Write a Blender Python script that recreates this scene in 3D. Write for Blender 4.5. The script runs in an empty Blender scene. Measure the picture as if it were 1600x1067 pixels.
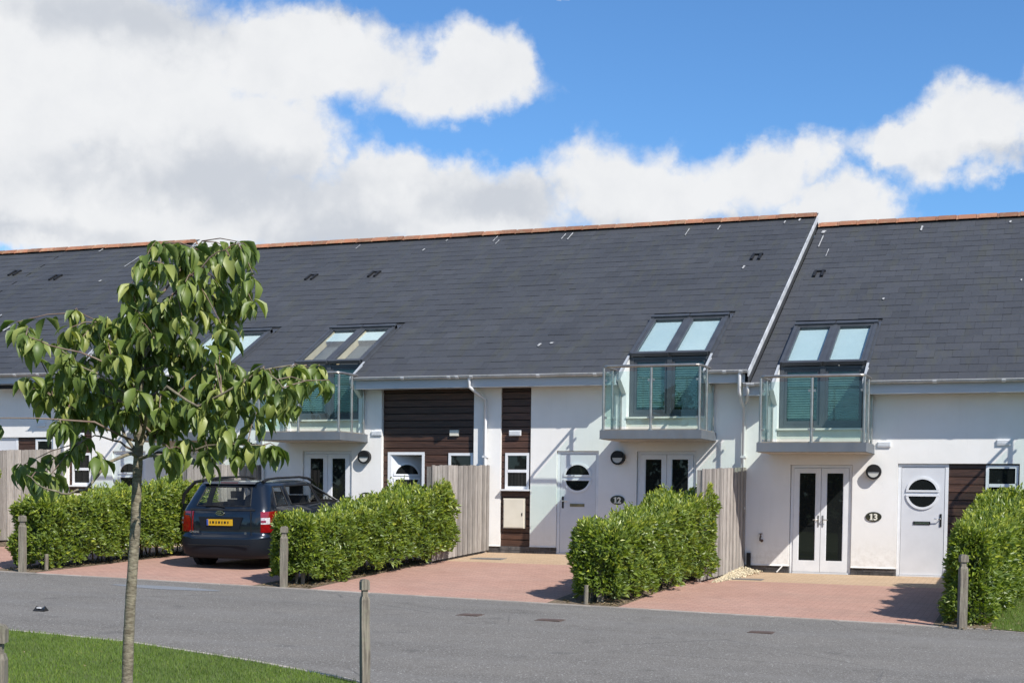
import bpy, math, random
import numpy as np
from mathutils import Matrix, Vector
random.seed(7); rng = np.random.default_rng(7)
S = bpy.context.scene
COL = S.collection
R_ = math.radians

# ------------------------------------------------------------------ camera
cam_d = bpy.data.cameras.new("camera"); cam = bpy.data.objects.new("camera", cam_d); COL.objects.link(cam)
cam_d.sensor_fit = 'HORIZONTAL'; cam_d.sensor_width = 36.0; cam_d.lens = 51.0
cam_d.shift_y = 0.2153; cam_d.clip_start = 0.1; cam_d.clip_end = 3000
yaw, pit, rol = -0.35744, -0.044863, 0.01127
fw = Vector((math.sin(yaw)*math.cos(pit), math.cos(yaw)*math.cos(pit), math.sin(pit)))
rt = Vector((math.cos(yaw), -math.sin(yaw), 0)); up = rt.cross(fw)
r2 = rt*math.cos(rol) + up*math.sin(rol); u2 = -rt*math.sin(rol) + up*math.cos(rol)
m = Matrix((r2, u2, -fw)).transposed().to_4x4(); m.translation = Vector((5.673, -28.237, 1.417))
cam.matrix_world = m; S.camera = cam

# ------------------------------------------------------------------ light
S.view_settings.view_transform = 'Standard'; S.view_settings.look = 'None'
S.view_settings.exposure = 0.28; S.view_settings.gamma = 1.0; S.view_settings.use_curve_mapping = False
SUN = Vector((1.6, -1.0, 1.76)).normalized()
sd = bpy.data.lights.new("sun", 'SUN'); sd.energy = 5.0; sd.angle = R_(0.55); sd.color = (1.0, 0.955, 0.89)
so = bpy.data.objects.new("sun", sd); COL.objects.link(so); so.rotation_euler = SUN.to_track_quat('Z', 'Y').to_euler(); so.location = (0, 0, 40)

W = bpy.data.worlds.new("World"); S.world = W; W.use_nodes = True
W.cycles.sampling_method = 'MANUAL'; W.cycles.sample_map_resolution = 512
nt = W.node_tree; nt.nodes.clear()
class N:
    """tiny node-building helper"""
    def __init__(s, tree): s.t = tree
    def n(s, typ, **kw):
        nd = s.t.nodes.new(typ)
        for k, v in kw.items(): setattr(nd, k, v)
        return nd
    def L(s, a, b): s.t.links.new(a, b)
    def put(s, sock, v):
        if v is None: return
        if hasattr(v, 'is_linked'): s.t.links.new(v, sock)
        else: sock.default_value = v
    def m(s, op, a, b=None, c=None):
        nd = s.n('ShaderNodeMath', operation=op)
        s.put(nd.inputs[0], a)
        if b is not None: s.put(nd.inputs[1], b)
        if c is not None: s.put(nd.inputs[2], c)
        return nd.outputs[0]
    def vm(s, op, a, b=None, out=0):
        nd = s.n('ShaderNodeVectorMath', operation=op); s.put(nd.inputs[0], a)
        if b is not None: s.put(nd.inputs[1], b)
        return nd.outputs[out]
    def noise(s, vec, scale, detail=4, rough=0.55, out=0, dist=0.0):
        nd = s.n('ShaderNodeTexNoise'); s.put(nd.inputs['Vector'], vec)
        nd.inputs['Scale'].default_value = scale; nd.inputs['Detail'].default_value = detail
        nd.inputs['Roughness'].default_value = rough; nd.inputs['Distortion'].default_value = dist
        return nd.outputs[out]
    def mr(s, v, a, b, c=0.0, d=1.0, smooth=False):
        nd = s.n('ShaderNodeMapRange'); s.put(nd.inputs[0], v)
        if smooth: nd.interpolation_type = 'SMOOTHSTEP'
        for i, q in enumerate((a, b, c, d)): nd.inputs[i+1].default_value = q
        return nd.outputs[0]
    def mixc(s, f, a, b, mode='MIX'):
        nd = s.n('ShaderNodeMix', data_type='RGBA', blend_type=mode)
        s.put(nd.inputs[0], f)
        for i, v in ((6, a), (7, b)):
            if isinstance(v, tuple) and len(v) == 3: v = v + (1,)
            s.put(nd.inputs[i], v)
        return nd.outputs[2]

w = N(nt)
sky = w.n('ShaderNodeTexSky', sky_type='NISHITA'); sky.sun_disc = False
sky.sun_elevation = math.asin(SUN.z); sky.sun_rotation = math.atan2(SUN.x, SUN.y)
sky.altitude = 300; sky.air_density = 1.0; sky.dust_density = 0.25; sky.ozone_density = 3.0
tc = w.n('ShaderNodeTexCoord'); D0 = tc.outputs['Generated']
sep = w.n('ShaderNodeSeparateXYZ'); w.L(D0, sep.inputs[0])
az = w.m('MULTIPLY', w.m('ARCTAN2', sep.outputs[0], sep.outputs[1]), 57.2958)
el = w.m('MULTIPLY', w.m('ARCSINE', sep.outputs[2]), 57.2958)
nz = w.noise(D0, 9.0, 8, 0.6); nz2 = w.noise(D0, 3.2, 5, 0.55); nz3 = w.noise(D0, 30.0, 5, 0.6)
nzc = w.n('ShaderNodeTexNoise'); w.L(D0, nzc.inputs['Vector']); nzc.inputs['Scale'].default_value = 13; nzc.inputs['Detail'].default_value = 7; nzc.inputs['Roughness'].default_value = 0.6
wob = w.vm('MULTIPLY', w.vm('SUBTRACT', nzc.outputs['Color'], (0.5, 0.5, 0.5)), (5.5, 3.6, 0))
cmb = w.n('ShaderNodeCombineXYZ'); w.L(az, cmb.inputs[0]); w.L(el, cmb.inputs[1])
AE = w.vm('ADD', cmb.outputs[0], wob)
def blob(c, r):
    d = w.vm('DIVIDE', w.vm('SUBTRACT', AE, (c[0], c[1], 0)), (r[0], r[1], 1.0))
    return w.m('SUBTRACT', 1.0, w.vm('LENGTH', d, out=1))
def union(lst):
    f = None
    for c, r in lst:
        b = blob(c, r); f = b if f is None else w.m('SMOOTH_MAX', f, b, 0.12)
    return f
# the clouds standing over the houses, as bearing / elevation in degrees
clouds = [((-40, 14.6), (14.5, 6.2)), ((-38.5, 9.7), (5.0, 1.5)), ((-31.5, 13.3), (5.5, 2.6)), ((-28.5, 16.2), (8.3, 2.2)), ((-23.2, 15.8), (4.4, 1.8)), ((-35, 11.0), (14, 2.7)),
          ((-24, 11.2), (8.5, 2.1)), ((-14.6, 11.8), (6.2, 2.45)), ((-11.2, 12.5), (2.9, 2.0)), ((-8.2, 10.8), (3.0, 1.8)),
          ((-3.0, 13.35), (4.6, 2.0)), ((-5.6, 13.2), (2.6, 1.15)), ((2.5, 13.9), (5.8, 2.5)), ((-24.5, 19.6), (8, 0.9)), ((-20, 18.9), (4.5, .5)),
          ((-44, 20), (12, 3.5)), ((-58, 14), (12, 5)), ((14, 11.5), (7, 2.2)), ((-30, 28), (14, 3)), ((-4, 33), (11, 3))]
F = union(clouds)
nz4 = w.noise(D0, 75.0, 4, 0.65)
def puff(sc, sm):
    v = w.n('ShaderNodeTexVoronoi', feature='F1'); w.L(w.vm('ADD', D0, w.vm('MULTIPLY', w.vm('SUBTRACT', nzc.outputs['Color'], (0.5, 0.5, 0.5)), (0.06, 0.06, 0.06))), v.inputs['Vector'])
    v.inputs['Scale'].default_value = sc; return v.outputs['Distance']
pf = w.m('ADD', w.mr(puff(15.0, 0.35), 0.1, 0.75, 0.11, -0.11), w.mr(puff(38.0, 0.35), 0.1, 0.75, 0.07, -0.07))
pf = w.m('ADD', pf, w.mr(puff(90.0, 0.3), 0.1, 0.75, 0.045, -0.045))
F = w.m('ADD', F, w.mr(nz, 0.25, 0.75, -0.20, 0.20))
F = w.m('ADD', F, w.mr(nz3, 0.25, 0.75, -0.09, 0.09))
F = w.m('ADD', F, pf)
F = w.m('ADD', F, w.mr(nz4, 0.25, 0.75, -0.05, 0.05))
dens = w.mr(F, -0.06, 0.38, 0, 1, True)
# unseen rest of the sky: cumulus made sparser to lower the ambient light
away = w.mr(w.m('ABSOLUTE', w.m('ADD', az, 21.0)), 28.0, 48.0, 0, 1, True)
away = w.m('MAXIMUM', away, w.mr(el, 22.0, 34.0, 0, 1, True))
gen = w.m('ADD', w.mr(nz2, 0.25, 0.75, -0.8, 0.8), w.mr(nz, 0.25, 0.75, -0.35, 0.35))
gen = w.mr(gen, 0.12, 0.5, 0, 0.95, True)
dens = w.m('ADD', w.m('MULTIPLY', dens, w.m('SUBTRACT', 1.0, away)), w.m('MULTIPLY', gen, away))
# cloud shading: grey bellies in thick parts
grey = union([((-33.5, 11.6), (9.5, 1.5)), ((-35.0, 17.6), (4.5, 1.3)), ((-40, 9.6), (6, .7)), ((-27.5, 10.2), (4.0, 1.0)), ((-13.5, 10.2), (6, .8)), ((-1.5, 12.3), (4, .6)), ((-21.5, 11.4), (3.4, .9)), ((-27.3,17.9),(3,.7))])
gz_ = w.mr(w.m('ADD', w.m('ADD', grey, w.mr(nz, 0.3, 0.7, -0.45, 0.45)), w.m('MULTIPLY', pf, -2.0)), -0.15, 1.15, 0, 1, True)
gz_ = w.m('MAXIMUM', gz_, w.m('MULTIPLY', away, w.mr(nz, 0.4, 0.65, 0.0, 0.7, True)))
ccol = w.mixc(gz_, (0.72, 0.73, 0.745), (0.50, 0.53, 0.58))
ccol = w.mixc(w.mr(nz3, 0.38, 0.72, 0.0, 0.22), ccol, (0.50, 0.53, 0.58))
thin = w.mr(dens, 0.0, 0.8, 0, 1)
bg1 = w.n('ShaderNodeBackground'); bg2 = w.n('ShaderNodeBackground')
hue = w.mixc(1.0, sky.outputs[0], (0.56, 0.84, 1.08), 'MULTIPLY')
w.L(hue, bg1.inputs[0]); bg1.inputs[1].default_value = 0.122
w.L(ccol, bg2.inputs[0]); bg2.inputs[1].default_value = 1.0
mx = w.n('ShaderNodeMixShader'); w.L(dens, mx.inputs[0]); w.L(bg1.outputs[0], mx.inputs[1]); w.L(bg2.outputs[0], mx.inputs[2])
wo = w.n('ShaderNodeOutputWorld'); w.L(mx.outputs[0], wo.inputs[0])

# ------------------------------------------------------------------ materials
def new_mat(name):
    mt = bpy.data.materials.new(name); mt.use_nodes = True
    mt.node_tree.nodes.clear(); k = N(mt.node_tree)
    out = k.n('ShaderNodeOutputMaterial'); return mt, k, out
def mat(name, col, col2=None, scale=8.0, rough=0.6, metal=0.0, bump=0.0, bscale=60.0, stretch=None, attr=None, fine=None, spec=0.5, detail=5, contrast=(0.35, 0.65), coat=0.0):
    """principled surface; colour drifts between col and col2 by noise (and by the piece's own random value)"""
    mt, k, out = new_mat(name)
    b = k.n('ShaderNodeBsdfPrincipled'); k.L(b.outputs[0], out.inputs[0])
    b.inputs['Roughness'].default_value = rough; b.inputs['Metallic'].default_value = metal
    b.inputs['Specular IOR Level'].default_value = spec
    if coat: b.inputs['Coat Weight'].default_value = coat; b.inputs['Coat Roughness'].default_value = 0.04
    g = k.n('ShaderNodeNewGeometry'); P = g.outputs['Position']
    if stretch: P = k.vm('MULTIPLY', P, stretch)
    c = col + (1,)
    if col2:
        f = k.mr(k.noise(P, scale, detail), contrast[0], contrast[1])
        c = k.mixc(f, col, col2)
    if fine:
        c = k.mixc(k.mr(k.noise(g.outputs['Position'], fine[0], 3, 0.7), 0.5, 0.72, 0, fine[2]), c, fine[1])
    if attr:      # attr = (kind, amount)  per-piece brightness shift
        if attr[0] == 'obj': rv = k.n('ShaderNodeObjectInfo').outputs['Random']
        elif attr[0] == 'island': rv = g.outputs['Random Per Island']
        else:
            a = k.n('ShaderNodeAttribute'); a.attribute_name = 'rnd'; rv = a.outputs['Fac']
        f2 = k.mr(rv, 0, 1, 1 - attr[1], 1 + attr[1])
        cc = k.n('ShaderNodeCombineXYZ')
        for i in range(3): k.L(f2, cc.inputs[i])
        c = k.mixc(1.0, c if hasattr(c, 'is_linked') else c, cc.outputs[0], 'MULTIPLY')
    k.put(b.inputs['Base Color'], c)
    if bump:
        bp = k.n('ShaderNodeBump'); bp.inputs['Strength'].default_value = bump; bp.inputs['Distance'].default_value = 0.01
        k.L(k.noise(P, bscale, 4, 0.6), bp.inputs['Height']); k.L(bp.outputs[0], b.inputs['Normal'])
    return mt
M = {}
M['render'] = mat('white_render', (0.79, 0.79, 0.77), (0.71, 0.705, 0.675), 1.3, 0.85, bump=0.28, bscale=90, fine=(5.0, (0.64, 0.63, 0.59), 0.22), spec=0.2)
def render_mat():
    mt, k, out = new_mat('white_render_weathered')
    b = k.n('ShaderNodeBsdfPrincipled'); k.L(b.outputs[0], out.inputs[0]); b.inputs['Roughness'].default_value = 0.88; b.inputs['Specular IOR Level'].default_value = 0.2
    g = k.n('ShaderNodeNewGeometry'); P = g.outputs['Position']
    c = k.mixc(k.mr(k.noise(P, 0.9, 6, 0.6), 0.35, 0.68), (0.84, 0.825, 0.795), (0.775, 0.76, 0.725))
    st = k.mr(k.noise(k.vm('MULTIPLY', P, (5, 1, 0.35)), 1.3, 6, 0.7), 0.56, 0.84, 0, 0.32)      # rain streaks
    c = k.mixc(st, c, (0.60, 0.59, 0.55))
    sp = k.n('ShaderNodeSeparateXYZ'); k.L(P, sp.inputs[0])
    low = k.m('MULTIPLY', k.mr(sp.outputs[2], 0.15, 0.75, 1, 0), k.mr(k.noise(P, 9, 5, 0.7), 0.42, 0.7, 0.0, 0.55))   # soil splash at the foot
    c = k.mixc(low, c, (0.50, 0.46, 0.40))
    c = k.mixc(k.mr(k.noise(P, 3.2, 6, 0.75), 0.60, 0.8, 0, 0.3), c, (0.58, 0.575, 0.54))
    k.L(c, b.inputs['Base Color'])
    bp = k.n('ShaderNodeBump'); bp.inputs['Strength'].default_value = 0.3; bp.inputs['Distance'].default_value = 0.01
    k.L(k.m('ADD', k.noise(P, 90, 3, 0.6), k.m('MULTIPLY', k.noise(P, 2.5, 3), 2.0)), bp.inputs['Height']); k.L(bp.outputs[0], b.inputs['Normal'])
    return mt
M['render'] = render_mat()
M['reveal'] = mat('white_paint', (0.78, 0.79, 0.79), (0.72, 0.72, 0.70), 3, 0.5, bump=0.05)
M['upvc'] = mat('white_plastic', (0.76, 0.77, 0.78), (0.70, 0.71, 0.72), 5, 0.35)
M['door'] = mat('pale_grey_door', (0.66, 0.67, 0.69), (0.62, 0.63, 0.65), 4, 0.45, bump=0.04)
M['trim'] = mat('grey_trim', (0.40, 0.42, 0.44), (0.34, 0.36, 0.38), 2.5, 0.5, bump=0.05)
M['fascia'] = mat('grey_fascia', (0.50, 0.52, 0.54), (0.44, 0.46, 0.48), 2.0, 0.55, bump=0.05, stretch=(0.4, 1, 3))
M['gutter'] = mat('pale_grey_gutter', (0.58, 0.57, 0.56), (0.45, 0.44, 0.42), 3.0, 0.4, fine=(14, (0.3, 0.29, 0.26), 0.5))
M['pipe'] = mat('white_pipe', (0.72, 0.72, 0.72), (0.64, 0.64, 0.63), 3.0, 0.4)
M['wood'] = mat('dark_stained_cladding', (0.036, 0.018, 0.012), (0.085, 0.040, 0.025), 6.0, 0.5, bump=0.35, bscale=30, stretch=(0.5, 1, 9), attr=('obj', 0.3))
M['brick'] = mat('dark_plinth_brick', (0.055, 0.052, 0.052), (0.11, 0.10, 0.095), 9, 0.85, bump=0.4, attr=('obj', 0.4))
M['mortar'] = mat('mortar', (0.16, 0.155, 0.15), None, rough=0.9)
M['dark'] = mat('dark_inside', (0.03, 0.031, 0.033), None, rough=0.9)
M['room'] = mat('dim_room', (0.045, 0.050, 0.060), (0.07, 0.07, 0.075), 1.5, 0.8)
M['hall'] = mat('dim_hall_wall', (0.20, 0.18, 0.16), (0.15, 0.14, 0.13), 2, 0.9)
M['black'] = mat('black_plastic', (0.012, 0.012, 0.013), (0.02, 0.02, 0.02), 6, 0.5, spec=0.25)
M['frame_grey'] = mat('anthracite_window_frame', (0.045, 0.049, 0.057), (0.060, 0.065, 0.073), 4, 0.42, bump=0.04)
M['steel'] = mat('stainless_steel', (0.46, 0.43, 0.39), (0.34, 0.31, 0.28), 5, 0.32, 0.8)
M['slab'] = mat('galvanised_balcony_edge', (0.135, 0.150, 0.168), (0.105, 0.12, 0.137), 2.2, 0.6, bump=0.1, stretch=(1, 1, 0.4), fine=(6, (0.17, 0.14, 0.11), 0.25))
M['soffit'] = mat('balcony_underside', (0.52, 0.47, 0.40), (0.44, 0.39, 0.33), 5, 0.7)
M['deck'] = mat('balcony_deck', (0.30, 0.25, 0.19), (0.20, 0.17, 0.13), 9, 0.8, bump=0.2)
M['cream'] = mat('cream_board', (0.72, 0.70, 0.62), (0.64, 0.62, 0.55), 4, 0.6)
M['creamp'] = mat('cream_plastic', (0.70, 0.66, 0.56), (0.64, 0.60, 0.50), 4, 0.45)
M['blind'] = mat('pleated_blind', (0.44, 0.48, 0.44), (0.34, 0.38, 0.35), 6, 0.7)
M['blindup'] = mat('pale_roller_blind', (0.60, 0.64, 0.64), (0.55, 0.60, 0.60), 1.2, 0.6)
M['pine'] = mat('pine_reveal', (0.60, 0.45, 0.28), (0.52, 0.37, 0.22), 6, 0.6)
M['terracotta'] = mat('terracotta_ridge', (0.33, 0.135, 0.070), (0.25, 0.12, 0.07), 3.5, 0.85, bump=0.3, attr=('obj', 0.28), fine=(9, (0.34, 0.30, 0.18), 0.5))
M['lead'] = mat('lead_flashing', (0.40, 0.41, 0.43), (0.50, 0.50, 0.51), 5, 0.5)
M['verge'] = mat('verge_board', (0.52, 0.53, 0.54), (0.30, 0.31, 0.32), 4, 0.6)
M['chrome'] = mat('chrome', (0.75, 0.75, 0.76), None, rough=0.12, metal=1.0)
M['brass'] = mat('weathered_brass', (0.30, 0.24, 0.13), (0.2, 0.17, 0.1), 9, 0.4, 0.7)
M['diffuser'] = mat('opal_diffuser', (0.55, 0.54, 0.51), (0.5, 0.5, 0.47), 6, 0.3)
M['plaque'] = mat('black_green_plaque', (0.022, 0.025, 0.018), (0.05, 0.045, 0.02), 20, 0.3)
M['numeral'] = mat('cream_numeral', (0.76, 0.74, 0.62), None, rough=0.5)
M['dropping'] = mat('bird_dropping', (0.46, 0.46, 0.45), (0.30, 0.30, 0.30), 12, 0.8)

def slate_mat():
    mt, k, out = new_mat('weathered_slate')
    b = k.n('ShaderNodeBsdfPrincipled'); k.L(b.outputs[0], out.inputs[0])
    g = k.n('ShaderNodeNewGeometry'); P = g.outputs['Position']
    a = k.n('ShaderNodeAttribute'); a.attribute_name = 'rnd'
    f = k.mr(k.noise(P, 0.55, 5, 0.6), 0.3, 0.7)
    c = k.mixc(f, (0.043, 0.046, 0.053), (0.055, 0.058, 0.065))
    c = k.mixc(k.mr(k.noise(P, 22, 4, 0.7), 0.45, 0.7, 0, 0.4), c, (0.075, 0.075, 0.076))
    c = k.mixc(k.mr(k.noise(k.vm('MULTIPLY', P, (3, 0.6, 0.6)), 1.6, 3), 0.52, 0.7, 0, 0.5), c, (0.062, 0.064, 0.05))
    f2 = k.mr(a.outputs['Fac'], 0, 1, 0.90, 1.12)
    cc = k.n('ShaderNodeCombineXYZ')
    for i in range(3): k.L(f2, cc.inputs[i])
    c = k.mixc(1.0, c, cc.outputs[0], 'MULTIPLY'); k.L(c, b.inputs['Base Color'])
    k.L(k.mr(k.noise(P, 8, 3), 0.3, 0.7, 0.55, 0.72), b.inputs['Roughness']); b.inputs['Specular IOR Level'].default_value = 0.35
    bp = k.n('ShaderNodeBump'); bp.inputs['Strength'].default_value = 0.25; bp.inputs['Distance'].default_value = 0.01
    k.L(k.noise(P, 40, 4, 0.6), bp.inputs['Height']); k.L(bp.outputs[0], b.inputs['Normal'])
    return mt
M['slate'] = slate_mat()
M['slate_edge'] = mat('worn_slate_edge', (0.085, 0.09, 0.098), (0.40, 0.40, 0.40), 1.8, 0.8, contrast=(0.46, 0.64), detail=6)
M['slate_dark'] = mat('shaded_slate_edge', (0.02, 0.021, 0.024), None, rough=0.9)

def glass_mat(name, tint, refl=1.0, body=None, bodyf=0.0, ior=1.5, rough=0.0):
    mt, k, out = new_mat(name)
    t = k.n('ShaderNodeBsdfTransparent'); t.inputs[0].default_value = tint + (1,)
    gl = k.n('ShaderNodeBsdfGlossy'); gl.inputs['Roughness'].default_value = rough; gl.inputs[0].default_value = (1, 1, 1, 1)
    gm = k.n('ShaderNodeNewGeometry')      # Schlick, same from both sides of the pane
    cth = k.m('ABSOLUTE', k.vm('DOT_PRODUCT', gm.outputs['Normal'], gm.outputs['Incoming'], out=1))
    frv = k.m('MULTIPLY_ADD', k.m('POWER', k.m('SUBTRACT', 1.0, cth), 5.0), 0.96, 0.04)
    base = t.outputs[0]
    if body:
        d = k.n('ShaderNodeBsdfDiffuse'); d.inputs[0].default_value = body + (1,)
        ms = k.n('ShaderNodeMixShader'); ms.inputs[0].default_value = bodyf
        k.L(base, ms.inputs[1]); k.L(d.outputs[0], ms.inputs[2]); base = ms.outputs[0]
    ms2 = k.n('ShaderNodeMixShader'); k.L(k.m('MULTIPLY', frv, refl), ms2.inputs[0])
    k.L(base, ms2.inputs[1]); k.L(gl.outputs[0], ms2.inputs[2]); k.L(ms2.outputs[0], out.inputs[0])
    return mt
M['glass_rail'] = glass_mat('balustrade_glass', (0.895, 0.955, 0.935), 0.7)
M['glass_win'] = glass_mat('tinted_window_glass', (0.66, 0.76, 0.75), 1.0)
M['glass_roof'] = glass_mat('roof_window_glass', (0.90, 0.95, 0.95), 1.0)
M['glass_car'] = glass_mat('car_glass', (0.90, 0.93, 0.92), 1.3)
M['glass_dark'] = mat('dark_room_glass', (0.012, 0.014, 0.014), None, rough=0.015, spec=0.5)  # opaque pane; darkness of the unlit rooms behind is put into its colour

def ground_mat(name, c1, c2, speck, sscale=120.0, blocks=False, rough=0.9, big=None, dark=None):
    mt, k, out = new_mat(name)
    b = k.n('ShaderNodeBsdfPrincipled'); k.L(b.outputs[0], out.inputs[0]); b.inputs['Roughness'].default_value = rough
    b.inputs['Specular IOR Level'].default_value = 0.3
    g = k.n('ShaderNodeNewGeometry'); P = g.outputs['Position']
    c = k.mixc(k.mr(k.noise(P, 0.7, 6, 0.65), 0.35, 0.65), c1, c2)
    if big: c = k.mixc(k.mr(k.noise(k.vm('MULTIPLY', P, (0.25, 1, 1)), 0.9, 4, 0.6), 0.5, 0.68, 0, 0.6), c, big)
    n1 = k.noise(P, sscale, 2, 0.7)
    c = k.mixc(k.mr(n1, 0.52, 0.68, 0, 0.8), c, speck)
    c = k.mixc(k.mr(k.noise(P, sscale*0.8, 2, 0.7, out=0), 0.30, 0.42, 0.6, 0.0), c, tuple(v*0.45 for v in c1))
    if name == 'road_asphalt':      # wheel tracks, oil spots and fine cracks
        c = k.mixc(k.mr(k.noise(k.vm('MULTIPLY', P, (0.10, 1.3, 1)), 1.1, 4, 0.6), 0.48, 0.66, 0, 0.45), c, (0.185, 0.178, 0.166))
        c = k.mixc(k.mr(k.noise(P, 1.7, 3, 0.5), 0.66, 0.72, 0, 0.35), c, (0.06, 0.058, 0.055))
        vo = k.n('ShaderNodeTexVoronoi', feature='DISTANCE_TO_EDGE'); k.L(k.vm('ADD', P, k.vm('MULTIPLY', k.n('ShaderNodeTexNoise').outputs['Color'], (0.5, 0.5, 0))), vo.inputs['Vector']); vo.inputs['Scale'].default_value = 0.33
        ck = k.m('MULTIPLY', k.mr(vo.outputs['Distance'], 0.002, 0.006, 1, 0), k.mr(k.noise(P, 0.35, 2), 0.50, 0.60, 0, 0.6)); c = k.mixc(ck, c, (0.05, 0.05, 0.048))
        c = k.mixc(k.mr(k.noise(P, 38, 1, 0.5), 0.70, 0.74, 0, 0.9), c, (0.5, 0.49, 0.46))
    if dark: c = k.mixc(k.mr(k.noise(P, 2.3, 6, 0.7), 0.56, 0.74, 0, 0.5), c, dark)
    h = n1
    if blocks:
        br = k.n('ShaderNodeTexBrick'); k.L(k.vm('ADD', P, (100, 100, 0)), br.inputs['Vector']); br.inputs['Scale'].default_value = 1.0
        br.inputs['Brick Width'].default_value = 0.2; br.inputs['Row Height'].default_value = 0.1; br.inputs['Mortar Size'].default_value = 0.009
        br.inputs['Mortar Smooth'].default_value = 0.3
        br.inputs['Color1'].default_value = (0.90, 0.90, 0.90, 1); br.inputs['Color2'].default_value = (1.08, 1.07, 1.05, 1); br.inputs['Mortar'].default_value = (0.74, 0.72, 0.70, 1)
        c = k.mixc(0.85, c, br.outputs[0], 'MULTIPLY')
    k.L(c, b.inputs['Base Color'])
    bp = k.n('ShaderNodeBump'); bp.inputs['Strength'].default_value = 0.5; bp.inputs['Distance'].default_value = 0.006
    k.L(h, bp.inputs['Height']); k.L(bp.outputs[0], b.inputs['Normal'])
    return mt
M['asphalt'] = ground_mat('road_asphalt', (0.130, 0.120, 0.106), (0.158, 0.146, 0.128), (0.36, 0.35, 0.33), 55, big=(0.108, 0.100, 0.089), dark=(0.090, 0.084, 0.075))
M['patch'] = ground_mat('pale_patch', (0.165, 0.180, 0.195), (0.19, 0.20, 0.215), (0.32, 0.33, 0.34), 55)
M['paving'] = ground_mat('red_block_paving', (0.395, 0.225, 0.172), (0.44, 0.265, 0.208), (0.50, 0.36, 0.29), 60, blocks=True, big=(0.37, 0.24, 0.19), dark=(0.27, 0.155, 0.12))
M['tan'] = ground_mat('buff_block_paving', (0.43, 0.30, 0.19), (0.47, 0.345, 0.23), (0.62, 0.50, 0.36), 60, blocks=True, dark=(0.42, 0.29, 0.19))
M['soil'] = ground_mat('bare_soil', (0.10, 0.075, 0.050), (0.17, 0.13, 0.09), (0.30, 0.23, 0.15), 22, dark=(0.06, 0.05, 0.03))
M['earth'] = ground_mat('rough_ground', (0.05, 0.085, 0.025), (0.08, 0.10, 0.035), (0.10, 0.12, 0.05), 8)
M['turf'] = ground_mat('turf', (0.070, 0.105, 0.02), (0.10, 0.135, 0.035), (0.13, 0.13, 0.05), 60)
M['concrete'] = mat('pale_concrete', (0.42, 0.37, 0.32), (0.33, 0.29, 0.25), 5, 0.9, bump=0.3, attr=('obj', 0.15))
M['iron'] = mat('rusty_iron', (0.115, 0.075, 0.060), (0.075, 0.055, 0.047), 12, 0.8, bump=0.3)
M['gravel'] = mat('cream_gravel', (0.62, 0.54, 0.38), (0.45, 0.38, 0.26), 12, 0.85, attr=('island', 0.35))
M['fence'] = mat('weathered_fence_timber', (0.36, 0.33, 0.30), (0.20, 0.175, 0.155), 5.0, 0.9, bump=0.5, bscale=40, stretch=(14, 14, 0.7), attr=('obj', 0.30), fine=(2.5, (0.42, 0.39, 0.35), 0.4))
M['post'] = mat('weathered_post_timber', (0.29, 0.255, 0.20), (0.13, 0.112, 0.088), 4.0, 0.95, bump=0.8, bscale=26, stretch=(16, 16, 0.9), fine=(10, (0.25, 0.26, 0.17), 0.4))
M['bark'] = mat('grey_cherry_bark', (0.235, 0.205, 0.145), (0.105, 0.085, 0.055), 22.0, 0.85, bump=0.9, bscale=30, stretch=(1, 1, 3.0), fine=(16, (0.36, 0.33, 0.22), 0.5))
M['twig'] = mat('reddish_twig', (0.13, 0.075, 0.055), (0.21, 0.16, 0.12), 12.0, 0.7)

def leaf_mat(name, c1, c2, c3, trans=0.35, rough=0.4, src='attr', spec=0.5):
    mt, k, out = new_mat(name)
    g = k.n('ShaderNodeNewGeometry')
    if src == 'obj': rv = k.n('ShaderNodeObjectInfo').outputs['Random']
    elif src == 'island': rv = g.outputs['Random Per Island']
    else:
        a = k.n('ShaderNodeAttribute'); a.attribute_name = 'rnd'; rv = a.outputs['Fac']
    cr = k.n('ShaderNodeValToRGB'); k.L(rv, cr.inputs[0])
    e = cr.color_ramp.elements; e[0].color = c1 + (1,); e[1].color = c3 + (1,); e[0].position = 0.0; e[1].position = 1.0
    q = e.new(0.6); q.color = c2 + (1,)
    c = k.mixc(k.mr(k.noise(g.outputs['Position'], 3.0, 3), 0.35, 0.65, 0, 0.35), cr.outputs[0], c2)
    if name == 'grass_blade':
        c = k.mixc(k.mr(k.noise(g.outputs['Position'], 1.1, 5, 0.7), 0.45, 0.62, 0, 0.65), c, (0.09, 0.14, 0.03))
        c = k.mixc(k.mr(k.noise(g.outputs['Position'], 2.7, 4, 0.7), 0.58, 0.72, 0, 0.6), c, (0.20, 0.19, 0.08))
    c = k.mixc(k.mr(g.outputs['Backfacing'], 0, 1, 0, 0.45), c, (0.13, 0.19, 0.075))
    b = k.n('ShaderNodeBsdfPrincipled'); k.L(c, b.inputs['Base Color']); b.inputs['Roughness'].default_value = rough
    b.inputs['Specular IOR Level'].default_value = spec
    tr = k.n('ShaderNodeBsdfTranslucent'); k.L(k.mixc(1.0, c, (1.5, 1.5, 0.6), 'MULTIPLY'), tr.inputs[0])
    ms = k.n('ShaderNodeMixShader'); ms.inputs[0].default_value = trans
    k.L(b.outputs[0], ms.inputs[1]); k.L(tr.outputs[0], ms.inputs[2]); k.L(ms.outputs[0], out.inputs[0])
    return mt
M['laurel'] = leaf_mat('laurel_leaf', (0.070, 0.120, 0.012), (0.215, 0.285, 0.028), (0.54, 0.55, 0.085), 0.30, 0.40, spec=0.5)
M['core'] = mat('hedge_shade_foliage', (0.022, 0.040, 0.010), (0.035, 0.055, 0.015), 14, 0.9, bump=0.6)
M['cherry'] = leaf_mat('cherry_leaf', (0.075, 0.125, 0.022), (0.165, 0.220, 0.046), (0.38, 0.40, 0.12), 0.30, 0.45, src='obj')
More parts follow.
